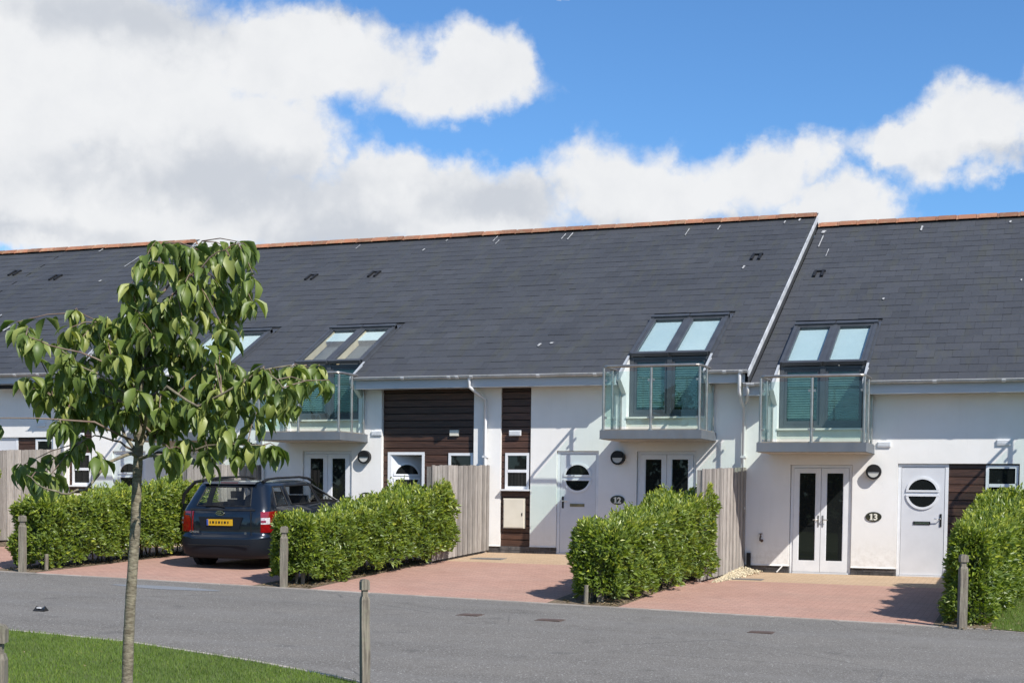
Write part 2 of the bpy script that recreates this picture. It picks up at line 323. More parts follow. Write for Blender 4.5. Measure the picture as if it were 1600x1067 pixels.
M['cherry_i'] = leaf_mat('cherry_leaf_mass', (0.072, 0.120, 0.022), (0.155, 0.210, 0.044), (0.36, 0.38, 0.11), 0.30, 0.45, src='attr')
M['grass'] = leaf_mat('grass_blade', (0.100, 0.165, 0.020), (0.165, 0.245, 0.038), (0.30, 0.33, 0.08), 0.3, 0.6, spec=0.2)
M['paint'] = mat('dark_blue_car_paint', (0.005, 0.0085, 0.014), (0.007, 0.011, 0.018), 4, 0.28, 0.35, coat=1.0)
M['bumper'] = mat('dark_bumper', (0.007, 0.010, 0.015), None, rough=0.55, coat=0.0, spec=0.3)
M['tyre'] = mat('tyre_rubber', (0.016, 0.016, 0.016), (0.03, 0.03, 0.03), 20, 0.85)
M['rim'] = mat('alloy_rim', (0.35, 0.35, 0.36), None, rough=0.3, metal=0.8)
M['redlens'] = mat('red_lens', (0.24, 0.005, 0.006), (0.15, 0.004, 0.005), 14, 0.08, coat=1.0)
M['clearlens'] = mat('clear_lens', (0.62, 0.60, 0.60), (0.35, 0.30, 0.30), 40, 0.08, coat=1.0)
M['plate'] = mat('yellow_plate', (0.62, 0.36, 0.015), None, rough=0.35)
M['seat'] = mat('dark_seat_cloth', (0.03, 0.032, 0.036), (0.045, 0.046, 0.05), 9, 0.9)
M['blueband'] = mat('blue_band', (0.05, 0.09, 0.35), None, rough=0.4)
M['hedgerow'] = leaf_mat('far_leaf', (0.03, 0.06, 0.012), (0.045, 0.08, 0.016), (0.07, 0.11, 0.025), 0.1, 0.7)
M['litter'] = mat('black_litter', (0.015, 0.015, 0.015), None, rough=0.4)
M['paper'] = mat('pale_litter', (0.7, 0.7, 0.7), None, rough=0.7)

# ------------------------------------------------------------------ mesh helpers
ORG = {}
def org(o): return ORG.get(o.name, Vector((0, 0, 0))) if o is not None else Vector((0, 0, 0))
def tag(o, label=None, cat=None, group=None, kind=None):
    if label: o['label'] = label
    if cat: o['category'] = cat
    if group: o['group'] = group
    if kind: o['kind'] = kind
    return o
def thing(name, loc, label, cat, group=None, kind=None):
    o = bpy.data.objects.new(name, None); COL.objects.link(o); o.location = loc; o.empty_display_size = 0.2
    ORG[o.name] = Vector(loc); return tag(o, label, cat, group, kind)
def link(name, me, parent=None, loc=None):
    o = bpy.data.objects.new(name, me); COL.objects.link(o)
    if parent: o.parent = parent
    if loc is not None: o.location = loc
    ORG[o.name] = org(parent) + Vector(loc if loc is not None else (0, 0, 0))
    return o
class MB:
    def __init__(s): s.v = []; s.f = []; s.mi = []; s.mats = []; s.sm = []
    def mid(s, m_):
        if m_ not in s.mats: s.mats.append(m_)
        return s.mats.index(m_)
    def add(s, vs, fs, m_, smooth=False):
        b = len(s.v); i = s.mid(m_); s.v += [tuple(v) for v in vs]
        for f in fs: s.f.append(tuple(b+q for q in f)); s.mi.append(i); s.sm.append(smooth)
        return s
    def box(s, x0, x1, y0, y1, z0, z1, m_, bev=0.0):
        x0, x1 = min(x0, x1), max(x0, x1); y0, y1 = min(y0, y1), max(y0, y1); z0, z1 = min(z0, z1), max(z0, z1)
        vs = [(x, y, z) for z in (z0, z1) for y in (y0, y1) for x in (x0, x1)]
        return s.add(vs, [(0, 2, 3, 1), (4, 5, 7, 6), (0, 1, 5, 4), (2, 6, 7, 3), (0, 4, 6, 2), (1, 3, 7, 5)], m_)
    def prism(s, poly, axis, a, b, m_):
        """poly in the two other axes (in xyz order), extruded along axis from a to b"""
        def P(p, t):
            return {'x': (t, p[0], p[1]), 'y': (p[0], t, p[1]), 'z': (p[0], p[1], t)}[axis]
        n = len(poly); vs = [P(p, a) for p in poly] + [P(p, b) for p in poly]
        fs = [tuple(range(n))[::-1], tuple(range(n, 2*n))] + [(i, (i+1) % n, n+(i+1) % n, n+i) for i in range(n)]
        s.add(vs, fs, m_); s.fix = True; return s
    def tube(s, pts, r, m_, n=8, cap=True, smooth=True):
        pts = [Vector(p) for p in pts]; rs = r if isinstance(r, (list, tuple)) else [r]*len(pts)
        vs = []; prev = None
        for i, p in enumerate(pts):
            d = (pts[min(i+1, len(pts)-1)] - pts[max(i-1, 0)]).normalized()
            if prev is None:
                a = d.cross(Vector((0, 0, 1)));
                if a.length < 1e-3: a = d.cross(Vector((0, 1, 0)))
                a.normalize()
            else:
                a = (prev - d*prev.dot(d)).normalized()
            prev = a; b = d.cross(a)
            for j in range(n):
                t = 2*math.pi*j/n; vs.append(p + (a*math.cos(t) + b*math.sin(t))*rs[i])
        fs = []
        for i in range(len(pts)-1):
            for j in range(n):
                fs.append((i*n+j, i*n+(j+1) % n, (i+1)*n+(j+1) % n, (i+1)*n+j))
        s.add(vs, fs, m_, smooth)
        if cap:
            k = (len(pts)-1)*n
            s.add(vs[:n], [tuple(range(n))[::-1]], m_); s.add(vs[k:k+n], [tuple(range(n))], m_)
        return s
    def disc(s, c, rx, rz, y0, y1, m_, a0=0.0, a1=2*math.pi, n=28, smooth=False):
        """elliptic disc / half disc in the XZ plane, from y0 (front) to y1"""
        full = abs(a1-a0-2*math.pi) < 1e-6; k = n if full else n+1
        pts = [(c[0]+rx*math.cos(a0+(a1-a0)*i/n), c[1]+rz*math.sin(a0+(a1-a0)*i/n)) for i in range(k)]
        return s.prism(pts, 'y', y0, y1, m_)
    def ring(s, c, r0, r1, y0, y1, m_, a0=0.0, a1=2*math.pi, n=28):
        full = abs(a1-a0-2*math.pi) < 1e-6
        for i in range(n):
            ta, tb = a0+(a1-a0)*i/n, a0+(a1-a0)*(i+1)/n
            vs = []
            for t in (ta, tb):
                for r in (r0, r1):
                    for y in (y0, y1): vs.append((c[0]+r*math.cos(t), y, c[1]+r*math.sin(t)))
            s.add(vs, [(0, 2, 6, 4), (1, 5, 7, 3), (2, 3, 7, 6), (0, 4, 5, 1)], m_)
            if not full and i == 0: s.add(vs[:4], [(0, 1, 3, 2)], m_)
            if not full and i == n-1: s.add(vs[4:], [(0, 2, 3, 1)], m_)
        return s
    def build(s, name, parent=None, label=None, cat=None, kind=None, group=None, recalc=True):
        me = bpy.data.meshes.new(name); o0 = org(parent)
        me.from_pydata([(v[0]-o0.x, v[1]-o0.y, v[2]-o0.z) for v in s.v], [], s.f)
        for mm in s.mats: me.materials.append(M[mm])
        me.polygons.foreach_set('material_index', s.mi); me.polygons.foreach_set('use_smooth', s.sm)
        if recalc:
            import bmesh
            bm = bmesh.new(); bm.from_mesh(me); bmesh.ops.recalc_face_normals(bm, faces=bm.faces); bm.to_mesh(me); bm.free()
        me.update()
        o = link(name, me, parent)
        return tag(o, label, cat, group, kind)
def big_mesh(name, V, Fc, mats, attr=None, mi=None, smooth=False):
    """numpy mesh: V (n,3), Fc (m,k) all faces with k corners"""
    me = bpy.data.meshes.new(name); nv, nf, k = len(V), len(Fc), Fc.shape[1]
    me.vertices.add(nv); me.vertices.foreach_set('co', np.asarray(V, np.float32).ravel())
    me.loops.add(nf*k); me.loops.foreach_set('vertex_index', np.asarray(Fc, np.int32).ravel())
    me.polygons.add(nf); me.polygons.foreach_set('loop_start', np.arange(0, nf*k, k, dtype=np.int32))
    me.polygons.foreach_set('loop_total', np.full(nf, k, np.int32))
    for mm in mats: me.materials.append(M[mm])
    if mi is not None: me.polygons.foreach_set('material_index', np.asarray(mi, np.int32))
    me.polygons.foreach_set('use_smooth', np.full(nf, bool(smooth)))
    me.update(calc_edges=True)
    if attr is not None:
        at = me.attributes.new('rnd', 'FLOAT', 'FACE'); at.data.foreach_set('value', np.asarray(attr, np.float32))
    return me

# ------------------------------------------------------------------ ground levels
def sst(a, b, x):
    t = min(max((x-a)/(b-a), 0), 1); return t*t*(3-2*t)
def zwall(x):
    return 0.25*(1-sst(-0.75, -0.25, x)) + 0.25*(1-sst(-16.6, -16.1, x)) + 0.25*(1-sst(-27.5, -27, x))
def gz(x, y):
    xc = min(max(x, -32), 32); zk = -0.22-0.0195*xc
    if y < -7.5: return zk - 0.02*(-max(y, -17)-7.5)
    t = min(max(-y/7.5, 0), 1); return zwall(xc)*(1-t) + zk*t
def sheet(name, xs, ys, mt, dz=0.0, kind='structure', label=None, parent=None, clip=None):
    V = np.array([(x, y, gz(x, y)+dz) for y in ys for x in xs]); nx = len(xs); Fc = []
    for j in range(len(ys)-1):
        for i in range(nx-1): Fc.append((j*nx+i, j*nx+i+1, (j+1)*nx+i+1, (j+1)*nx+i))
    me = big_mesh(name, V, np.array(Fc), [mt]); o = link(name, me, parent); return tag(o, label, kind=kind)
def fr(a, b, n): return [a+(b-a)*i/n for i in range(n+1)]
far = [-900, -300, -120, -60] + fr(-32, 32, 64) + [60, 120, 300, 900]
sheet('ground', far, [-900, -300, -120, -60, -40] + fr(-30, -7.5, 20)[:-1] + fr(-7.5, 1.5, 10) + [12, 60, 300, 900], 'earth', -0.06, label='rough green ground reaching to the horizon')
KY = -7.5
def kerb_y(x): return KY - 0.5*sst(4.6, 6.5, x)
def lawn_y(x):
    pts = [(-40, -14.1), (-6, -14.25), (-4.1, -14.45), (-2.06, -15.1), (-0.6, -15.75), (0.6, -16.8), (2.2, -19), (3.4, -22), (4.1, -27), (4.5, -60)]
    for (a, b), (c, d) in zip(pts, pts[1:]):
        if x <= c: return b+(d-b)*(x-a)/(c-a)
    return -60
def strip(name, xs, ylo, yhi, n, mt, dz, label=None, kind='structure'):
    V = []; Fc = []
    for x in xs:
        a, b = ylo(x), yhi(x)
        for j in range(n+1):
            y = a+(b-a)*j/n; V.append((x, y, gz(x, y)+dz))
    for i in range(len(xs)-1):
        for j in range(n): Fc.append((i*(n+1)+j, (i+1)*(n+1)+j, (i+1)*(n+1)+j+1, i*(n+1)+j+1))
    o = link(name, big_mesh(name, np.array(V), np.array(Fc), [mt])); return tag(o, label, kind=kind)
strip('road', fr(-32, 32, 128), lambda x: lawn_y(x)+0.0 if x < 4.4 else -60, lambda x: kerb_y(x)-0.03, 12, 'asphalt', 0.0, 'grey asphalt estate road falling gently to the right')
strip('lawn', fr(-32, 4.4, 110), lambda x: -60, lambda x: lawn_y(x)-0.06, 40, 'turf', 0.02, 'mown green lawn in front of the road')
# driveways: one sheet for each house, buff blocks by the wall, red towards the road
drives = [(-27.0, -22.0), (-21.5, -17.3), (-16.0+.05, -11.95), (-11.05+.02, -6.62), (-5.62, -1.5), (-0.42, 4.15)]
for i, (a, b) in enumerate(drives):
    tl = [-2.5, -2.4, -2.2, -1.85, -2.1, -2.1][i]
    lab = ['far left', 'number 9', 'number 10', 'number 11', 'number 12', 'number 13'][i]
    strip('driveway', fr(a, b, 14), lambda x: KY+0.03, lambda x: tl, 10, 'paving', 0.006, 'red paved driveway of the house %s' % lab)
    strip('paving_strip', fr(max(a, a), b, 14), lambda x: tl, lambda x: 0.0, 6, 'tan', 0.006, 'buff paving along the wall of the house %s' % lab)
for a, b, lab in [(-21.9, -21.5, 'far left'), (-17.3, -15.95, 'number 9'), (-11.95, -11.03, 'number 10'), (-6.62, -5.62, 'number 11'), (-1.5, -0.42, 'number 12'), (4.15, 4.95, 'number 13')]:
    strip('soil_bed', fr(a-.02, b+.02, 8), lambda x: kerb_y(x)+0.03, lambda x: 0.0, 14, 'soil', 0.010, 'bare soil bed under the hedge beside the house %s' % lab)
strip('verge', fr(4.9, 32, 60), lambda x: kerb_y(x)+0.03, lambda x: 0.0, 14, 'turf', 0.018, 'grass verge at the right of the last hedge')
# flush concrete edging along the drives and along the lawn
kerb = thing('kerb', (0, KY, gz(0, KY)), None, None, kind='structure'); kerb['label'] = 'thin pale concrete edging between road and driveways'
x = -31.0
while x < 30:
    a, b = x+0.006, x+0.909; mb = MB(); ya, yb = kerb_y(a), kerb_y(b)
    za, zb = gz(a, ya)+0.012, gz(b, yb)+0.012
    mb.add([(a, ya-.035, za), (b, yb-.035, zb), (b, yb+.035, zb), (a, ya+.035, za), (a, ya-.035, za-.1), (b, yb-.035, zb-.1), (b, yb+.035, zb-.1), (a, ya+.035, za-.1)],
           [(0, 1, 2, 3), (0, 4, 5, 1), (2, 6, 7, 3), (1, 5, 6, 2), (0, 3, 7, 4)], 'concrete')
    mb.build('edging_stone', kerb); x += 0.915
strip('lawn_edging', fr(-32, 4.2, 200), lambda x: lawn_y(x)-0.055, lambda x: lawn_y(x)-0.005, 1, 'concrete', 0.028, 'narrow pale edging along the lawn')
for (px, py, sx, sy, lab) in [(-1.9, -9.6, .16, .14, 'rusty iron cover in the road, left one below the middle drive'), (-0.72, -9.62, .18, .14, 'rusty iron cover in the road below the hedge of number 12'),
                              (2.14, -9.5, .16, .13, 'rusty iron cover in the road below the drive of number 13'), (-12.4, -9.9, .3, .16, 'dark iron cover at the far left of the road')]:
    mb = MB(); z = gz(px, py); mb.box(px-sx, px+sx, py-sy, py+sy, z-.02, z+.006, 'iron'); mb.box(px-sx*.86, px+sx*.86, py-sy*.82, py+sy*.82, z+.006, z+.011, 'iron')
    mb.build('drain_cover', None, lab, 'drain cover', group='iron covers in the road')
for (px, py, sx, sy, lab) in [(-4.85, -1.35, .33, .22, 'dark recessed cover in the paving at the foot of the tall board fence'), (.33, -1.72, .36, .16, 'dark recessed cover in the paving beside the heap of gravel')]:
    mb = MB(); z = gz(px, py); mb.box(px-sx, px+sx, py-sy, py+sy, z-.02, z+.012, 'mortar'); mb.box(px-sx*.94, px+sx*.94, py-sy*.9, py+sy*.9, z+.012, z+.015, 'mortar')
    mb.build('drain_cover', None, lab, 'drain cover', group='covers set in the paving')
strip('road_patch', fr(-8.6, -6.6, 10), lambda x: -8.55-.22*math.sin((x+8.6)/2*math.pi), lambda x: -8.45+.18*math.sin((x+8.6)/2*math.pi), 3, 'patch', 0.004, 'pale bluish repair patch in the asphalt')
# scrap of litter on the road
lt = thing('litter', (-7.0, -12.3, gz(-7, -12.3)), 'crumpled black scrap with a pale patch lying on the road', 'litter')
mb = MB(); z = gz(-7, -12.3)
mb.add([(-7.10, -12.35, z+.005), (-6.93, -12.33, z+.005), (-6.95, -12.2, z+.005), (-7.08, -12.2, z+.01), (-7.07, -12.3, z+.07), (-7.01, -12.27, z+.035), (-6.95, -12.28, z+.075)],
       [(0, 1, 6, 5, 4), (1, 2, 6), (2, 3, 4, 5, 6), (3, 0, 4)], 'litter'); mb.build('wrapper', lt)
mb = MB(); mb.box(-7.045, -6.985, -12.335, -12.31, z+.04, z+.055, 'paper'); mb.build('paper_patch', lt)

# ------------------------------------------------------------------ houses
EAV_Y, EAV_Z, SLOPE = -0.50, 3.65, 0.545        # eaves height above the house's own base
RIDGE_Y = 7.5
sl = math.atan(SLOPE); cs, sn = math.cos(sl), math.sin(sl)
def roofz(y, base): return EAV_Z + base + SLOPE*(y-EAV_Y)

def wall_holes(mb, x0, x1, z0, z1, holes, depth, mt='render', y=0.0):
    xs = sorted({x0, x1} | {h[0] for h in holes} | {h[1] for h in holes}); zs = sorted({z0, z1} | {h[2] for h in holes} | {h[3] for h in holes})
    xs = [v for v in xs if x0-1e-6 <= v <= x1+1e-6]; zs = [v for v in zs if z0-1e-6 <= v <= z1+1e-6]
    def hole(i, j):
        if not (0 <= i < len(xs)-1 and 0 <= j < len(zs)-1): return None
        cx, cz = (xs[i]+xs[i+1])/2, (zs[j]+zs[j+1])/2
        return any(h[0] < cx < h[1] and h[2] < cz < h[3] for h in holes)
    for i in range(len(xs)-1):
        for j in range(len(zs)-1):
            if hole(i, j): continue
            a, b, c, d = xs[i], xs[i+1], zs[j], zs[j+1]
            mb.add([(a, y, c), (b, y, c), (b, y, d), (a, y, d)], [(0, 1, 2, 3)], mt)
            if hole(i+1, j): mb.add([(b, y, c), (b, y+depth, c), (b, y+depth, d), (b, y, d)], [(0, 1, 2, 3)], mt)
            if hole(i-1, j): mb.add([(a, y, c), (a, y, d), (a, y+depth, d), (a, y+depth, c)], [(0, 1, 2, 3)], mt)
            if hole(i, j+1): mb.add([(a, y, d), (b, y, d), (b, y+depth, d), (a, y+depth, d)], [(0, 1, 2, 3)], mt)
            if hole(i, j-1): mb.add([(a, y, c), (a, y+depth, c), (b, y+depth, c), (b, y, c)], [(0, 1, 2, 3)], mt)

def cladding(house, x0, x1, z0, z1, y, holes=(), h=0.146):
    """horizontal tongue and groove boards, each its own piece, cut around openings"""
    z = z0
    while z < z1-0.02:
        zt = min(z+h, z1); spans = [(x0, x1)]
        for (a, b, c, d) in holes:
            if c < (z+zt)/2 < d:
                ns = []
                for s, e in spans:
                    if b <= s or a >= e: ns.append((s, e)); continue
                    if a > s+.02: ns.append((s, a))
                    if b < e-.02: ns.append((b, e))
                spans = ns
        for s, e in spans:
            j = random.uniform(-.0015, .0015); mb = MB()
            mb.add([(s, y+.001, z), (e, y+.001, z), (e, y-.016+j, z+.004), (s, y-.016+j, z+.004), (s, y-.016+j, zt-.020), (e, y-.016+j, zt-.020), (e, y+.001, zt-.009), (s, y+.001, zt-.009)],
                   [(0, 1, 2, 3), (3, 2, 5, 4), (4, 5, 6, 7), (0, 3, 4, 7), (1, 6, 5, 2)], 'wood')
            mb.build('cladding_board', house, recalc=False)
        z = zt
    mb = MB(); wall_holes(mb, x0, x1, z0, z1, list(holes), 0.05, 'black', y+.002); mb.build('cladding_backing', house, recalc=False)

def plinth(house, x0, x1, z0, z1, gap=()):
    mb = MB(); mb.box(x0, x1, 0.020, 0.06, z0-.3, z1, 'mortar'); mb.build('plinth', house)
    me = None; z = z1-0.066-.002; row = 0
    while z > z0-0.12:
        x = x0 - (0.11 if row % 2 else 0)
        while x < x1-.02:
            a, b = max(x, x0)+.004, min(x+.215, x1)-.004
            if b-a > .03:
                mb = MB(); mb.box(a, b, 0.008+random.uniform(-.002, .002), 0.03, z, z+.062, 'brick'); mb.build('brick', house, recalc=False)
            x += .225
        z -= .075; row += 1

def text_mesh(name, cu):
    tmp = bpy.data.objects.new('tmp', cu); COL.objects.link(tmp); bpy.context.view_layer.update()
    me = bpy.data.meshes.new_from_object(tmp.evaluated_get(bpy.context.evaluated_depsgraph_get())); me.name = name
    bpy.data.objects.remove(tmp); o = bpy.data.objects.new(name, me); COL.objects.link(o); return o
def wall_lamp(house, x, z):
    l = MB().disc((x, z), .142, .142, -.075, -.001, 'black').build('wall_light', house)
    MB().ring((x, z), .105, .142, -.105, -.070, 'black', n=30).build('bezel', l)
    MB().disc((x, z), .108, .108, -.100, -.072, 'diffuser', math.pi, 2*math.pi, 18).build('diffuser', l)
    MB().disc((x, z+.004), .112, .112, -.118, -.072, 'black', 0, math.pi, 18).build('eyelid_hood', l)

def plaque(house, x, z, text):
    p = MB().disc((x, z), .150, .092, -.016, -.001, 'plaque', n=36).build('number_plaque', house)
    MB().add([], [], 'brass')
    def serif_one(cx):
        mb = MB()
        mb.prism([(cx-.017, z-.05), (cx+.017, z-.05), (cx+.017, z+.058), (cx-.004, z+.058), (cx-.017, z+.05)], 'y', -.024, -.0162, 'numeral')
        mb.box(cx-.034, cx+.034, -.024, -.0162, z-.062, z-.0501, 'numeral')
        mb.prism([(cx-.036, z+.030), (cx-.0171, z+.036), (cx-.0171, z+.05), (cx-.036, z+.044)], 'y', -.024, -.0162, 'numeral')
        mb.build('numeral', p)
    n = len(text)
    for i, ch in enumerate(text):
        cx = x + (i-(n-1)/2)*.078
        if ch == '1': serif_one(cx); continue
        cu = bpy.data.curves.new('numeral', 'FONT'); cu.body = ch; cu.size = .165; cu.extrude = .004; cu.offset = .0055; cu.align_x = 'CENTER'
        cu.materials.append(M['numeral'])
        o = text_mesh('numeral', cu); o.parent = p
        o.rotation_euler = (math.pi/2, 0, 0); o.location = Vector((cx, -.0205, z-.060)) - org(p)

def air_vent(house, x, z, w_=.24, h_=.10):
    v = MB().box(x-w_/2, x+w_/2, -.030, .0, z-h_/2, z+h_/2, 'upvc').build('air_vent', house)
    for k in range(3):
        zz = z-h_/2+.02+k*.026
        MB().box(x-w_/2+.012, x+w_/2-.012, -.037, -.030, zz, zz+.014, 'upvc').build('louvre', v, recalc=False)

def french_door(house, x0, x1, base, top, y):
    fz0 = base; fd = MB()
    fd.box(x0, x0+.055, y-.03, y+.04, fz0, top, 'upvc').box(x1-.055, x1, y-.03, y+.04, fz0, top, 'upvc').box(x0+.055, x1-.055, y-.03, y+.04, top-.055, top, 'upvc')
    fd.box(x0+.055, x1-.055, y-.045, y+.04, fz0, fz0+.035, 'upvc')
    d = fd.build('french_door', house, label='white double glazed french door under the balcony')
    xm = (x0+x1)/2; s = .095; b = fz0+.04; t = top-.06; gb = fz0+.26; gt = top-.155
    for a, c in ((x0+.06, xm-.004), (xm+.004, x1-.06)):
        mb = MB().box(a, a+s, y-.045, y+.01, b, t, 'upvc').box(c-s, c, y-.045, y+.01, b, t, 'upvc').box(a+s, c-s, y-.045, y+.01, gt, t, 'upvc').box(a+s, c-s, y-.045, y+.01, b, gb, 'upvc')
        for q in (a+s-.012,):    # glazing bead
            mb.box(a+s, a+s+.012, y-.036, y-.02, gb, gt, 'upvc').box(c-s-.012, c-s, y-.036, y-.02, gb, gt, 'upvc')
        mb.build('door_leaf', d)
        MB().box(a+s+.012, c-s-.012, y-.024, y-.014, gb, gt, 'glass_dark').build('pane', d)
    mb = MB(); hz = fz0+1.02
    for q in (-.042, .042):
        mb.box(xm+q-.014, xm+q+.014, y-.054, y-.045, hz-.11, hz+.11, 'steel')
    mb.tube([(xm-.042, y-.054, hz+.03), (xm-.042, y-.095, hz+.03), (xm-.14, y-.097, hz+.025)], .009, 'steel', 6)
    mb.tube([(xm+.042, y-.054, hz+.03), (xm+.042, y-.095, hz+.03), (xm+.14, y-.097, hz+.025)], .009, 'steel', 6)
    mb.build('handle', d)
    return d

def front_door(house, x0, x1, base, top, y, hinge='left', ang=0.0, flap='brass'):
    """grey composite door with round window split by a bar"""
    f = MB().box(x0, x0+.06, y-.035, y+.05, base, top, 'upvc').box(x1-.06, x1, y-.035, y+.05, base, top, 'upvc').box(x0+.06, x1-.06, y-.035, y+.05, top-.06, top, 'upvc').box(x0+.06, x1-.06, y-.06, y+.05, base, base+.03, 'upvc')
    d = f.build('front_door', house, label='pale grey front door with a round window split by a bar')
    a, c = x0+.066, x1-.066; b, t = base+.036, top-.066; w_ = c-a
    def T(mb):
        if ang:
            hx, hy = a, y-.02
            ca, sa = math.cos(ang), math.sin(ang)
            mb.v = [(hx+(v[0]-hx)*ca-(v[1]-hy)*sa, hy+(v[0]-hx)*sa+(v[1]-hy)*ca, v[2]) for v in mb.v]
        return mb
    yf = y-.028
    mb = MB(); mb.box(a, c, yf, yf+.045, b, t, 'door'); T(mb).build('door_leaf', d)
    cx, cz, r = (a+c)/2-.01, base+1.575, .262
    mb = MB()
    for s, o in ((0, .058), (math.pi, -.058)):
        th = math.asin(.058/r) if s == 0 else math.asin(.058/r)
        a0, a1 = (th, math.pi-th) if s == 0 else (math.pi+th, 2*math.pi-th)
        mb.ring((cx, cz), r, r+.045, yf-.020, yf-.0005, 'upvc', a0, a1, 22)
        zz = cz+o; hw = (r+.045)*math.cos(th)
        mb.box(cx-hw, cx+hw, yf-.021, yf-.0005, min(zz, zz-math.copysign(.034, o)), max(zz, zz-math.copysign(.034, o)), 'upvc')
    T(mb).build('round_window_frame', d)
    for s in (0, math.pi):
        th = math.asin(.062/r); a0, a1 = (th, math.pi-th) if s == 0 else (math.pi+th, 2*math.pi-th)
        mb = MB(); mb.disc((cx, cz), r+.002, r+.002, yf-.008, yf-.001, 'glass_dark', a0, a1, 22); T(mb).build('pane', d)
    mb = MB(); mb.box(cx-.155, cx+.155, yf-.012, yf-.0005, base+.985, base+1.045, flap if flap == 'brass' else 'black'); mb.box(cx-.130, cx+.130, yf-.020, yf-.012, base+1.0, base+1.03, 'chrome' if flap != 'brass' else 'brass')
    T(mb).build('letterbox', d)
    hx = c-.06 if hinge == 'left' else a+.06; sg = -1 if hinge == 'left' else 1; hz = base+1.07
    mb = MB(); mb.box(hx-.018, hx+.018, yf-.012, yf-.0005, hz-.12, hz+.12, 'black'); mb.tube([(hx, yf-.012, hz+.03), (hx, yf-.055, hz+.03), (hx+sg*.12, yf-.058, hz+.03)], .010, 'chrome', 6)
    T(mb).build('handle', d)
    return d

def small_window(house, x0, x1, z0, z1, y, bar=None, sill=True):
    wd = MB().box(x0, x0+.055, y-.03, y+.04, z0, z1, 'upvc').box(x1-.055, x1, y-.03, y+.04, z0, z1, 'upvc').box(x0+.055, x1-.055, y-.03, y+.04, z1-.055, z1, 'upvc').box(x0+.055, x1-.055, y-.03, y+.04, z0, z0+.06, 'upvc')
    o = wd.build('window', house, label='small white framed window with two panes')
    bz = bar if bar else (z0+z1)/2
    MB().box(x0+.055, x1-.055, y-.034, y+.03, bz-.03, bz+.03, 'upvc').build('transom', o)
    MB().box(x0+.055, x1-.055, y-.012, y-.004, bz+.03, z1-.055, 'glass_dark').build('pane', o)
    MB().box(x0+.055, x1-.055, y-.012, y-.004, z0+.06, bz-.03, 'glass_dark').build('pane', o)
    if sill: MB().box(x0-.06, x1+.04, y-.15, y-.031, z0-.035, z0+.0, 'upvc').build('window_sill', o)

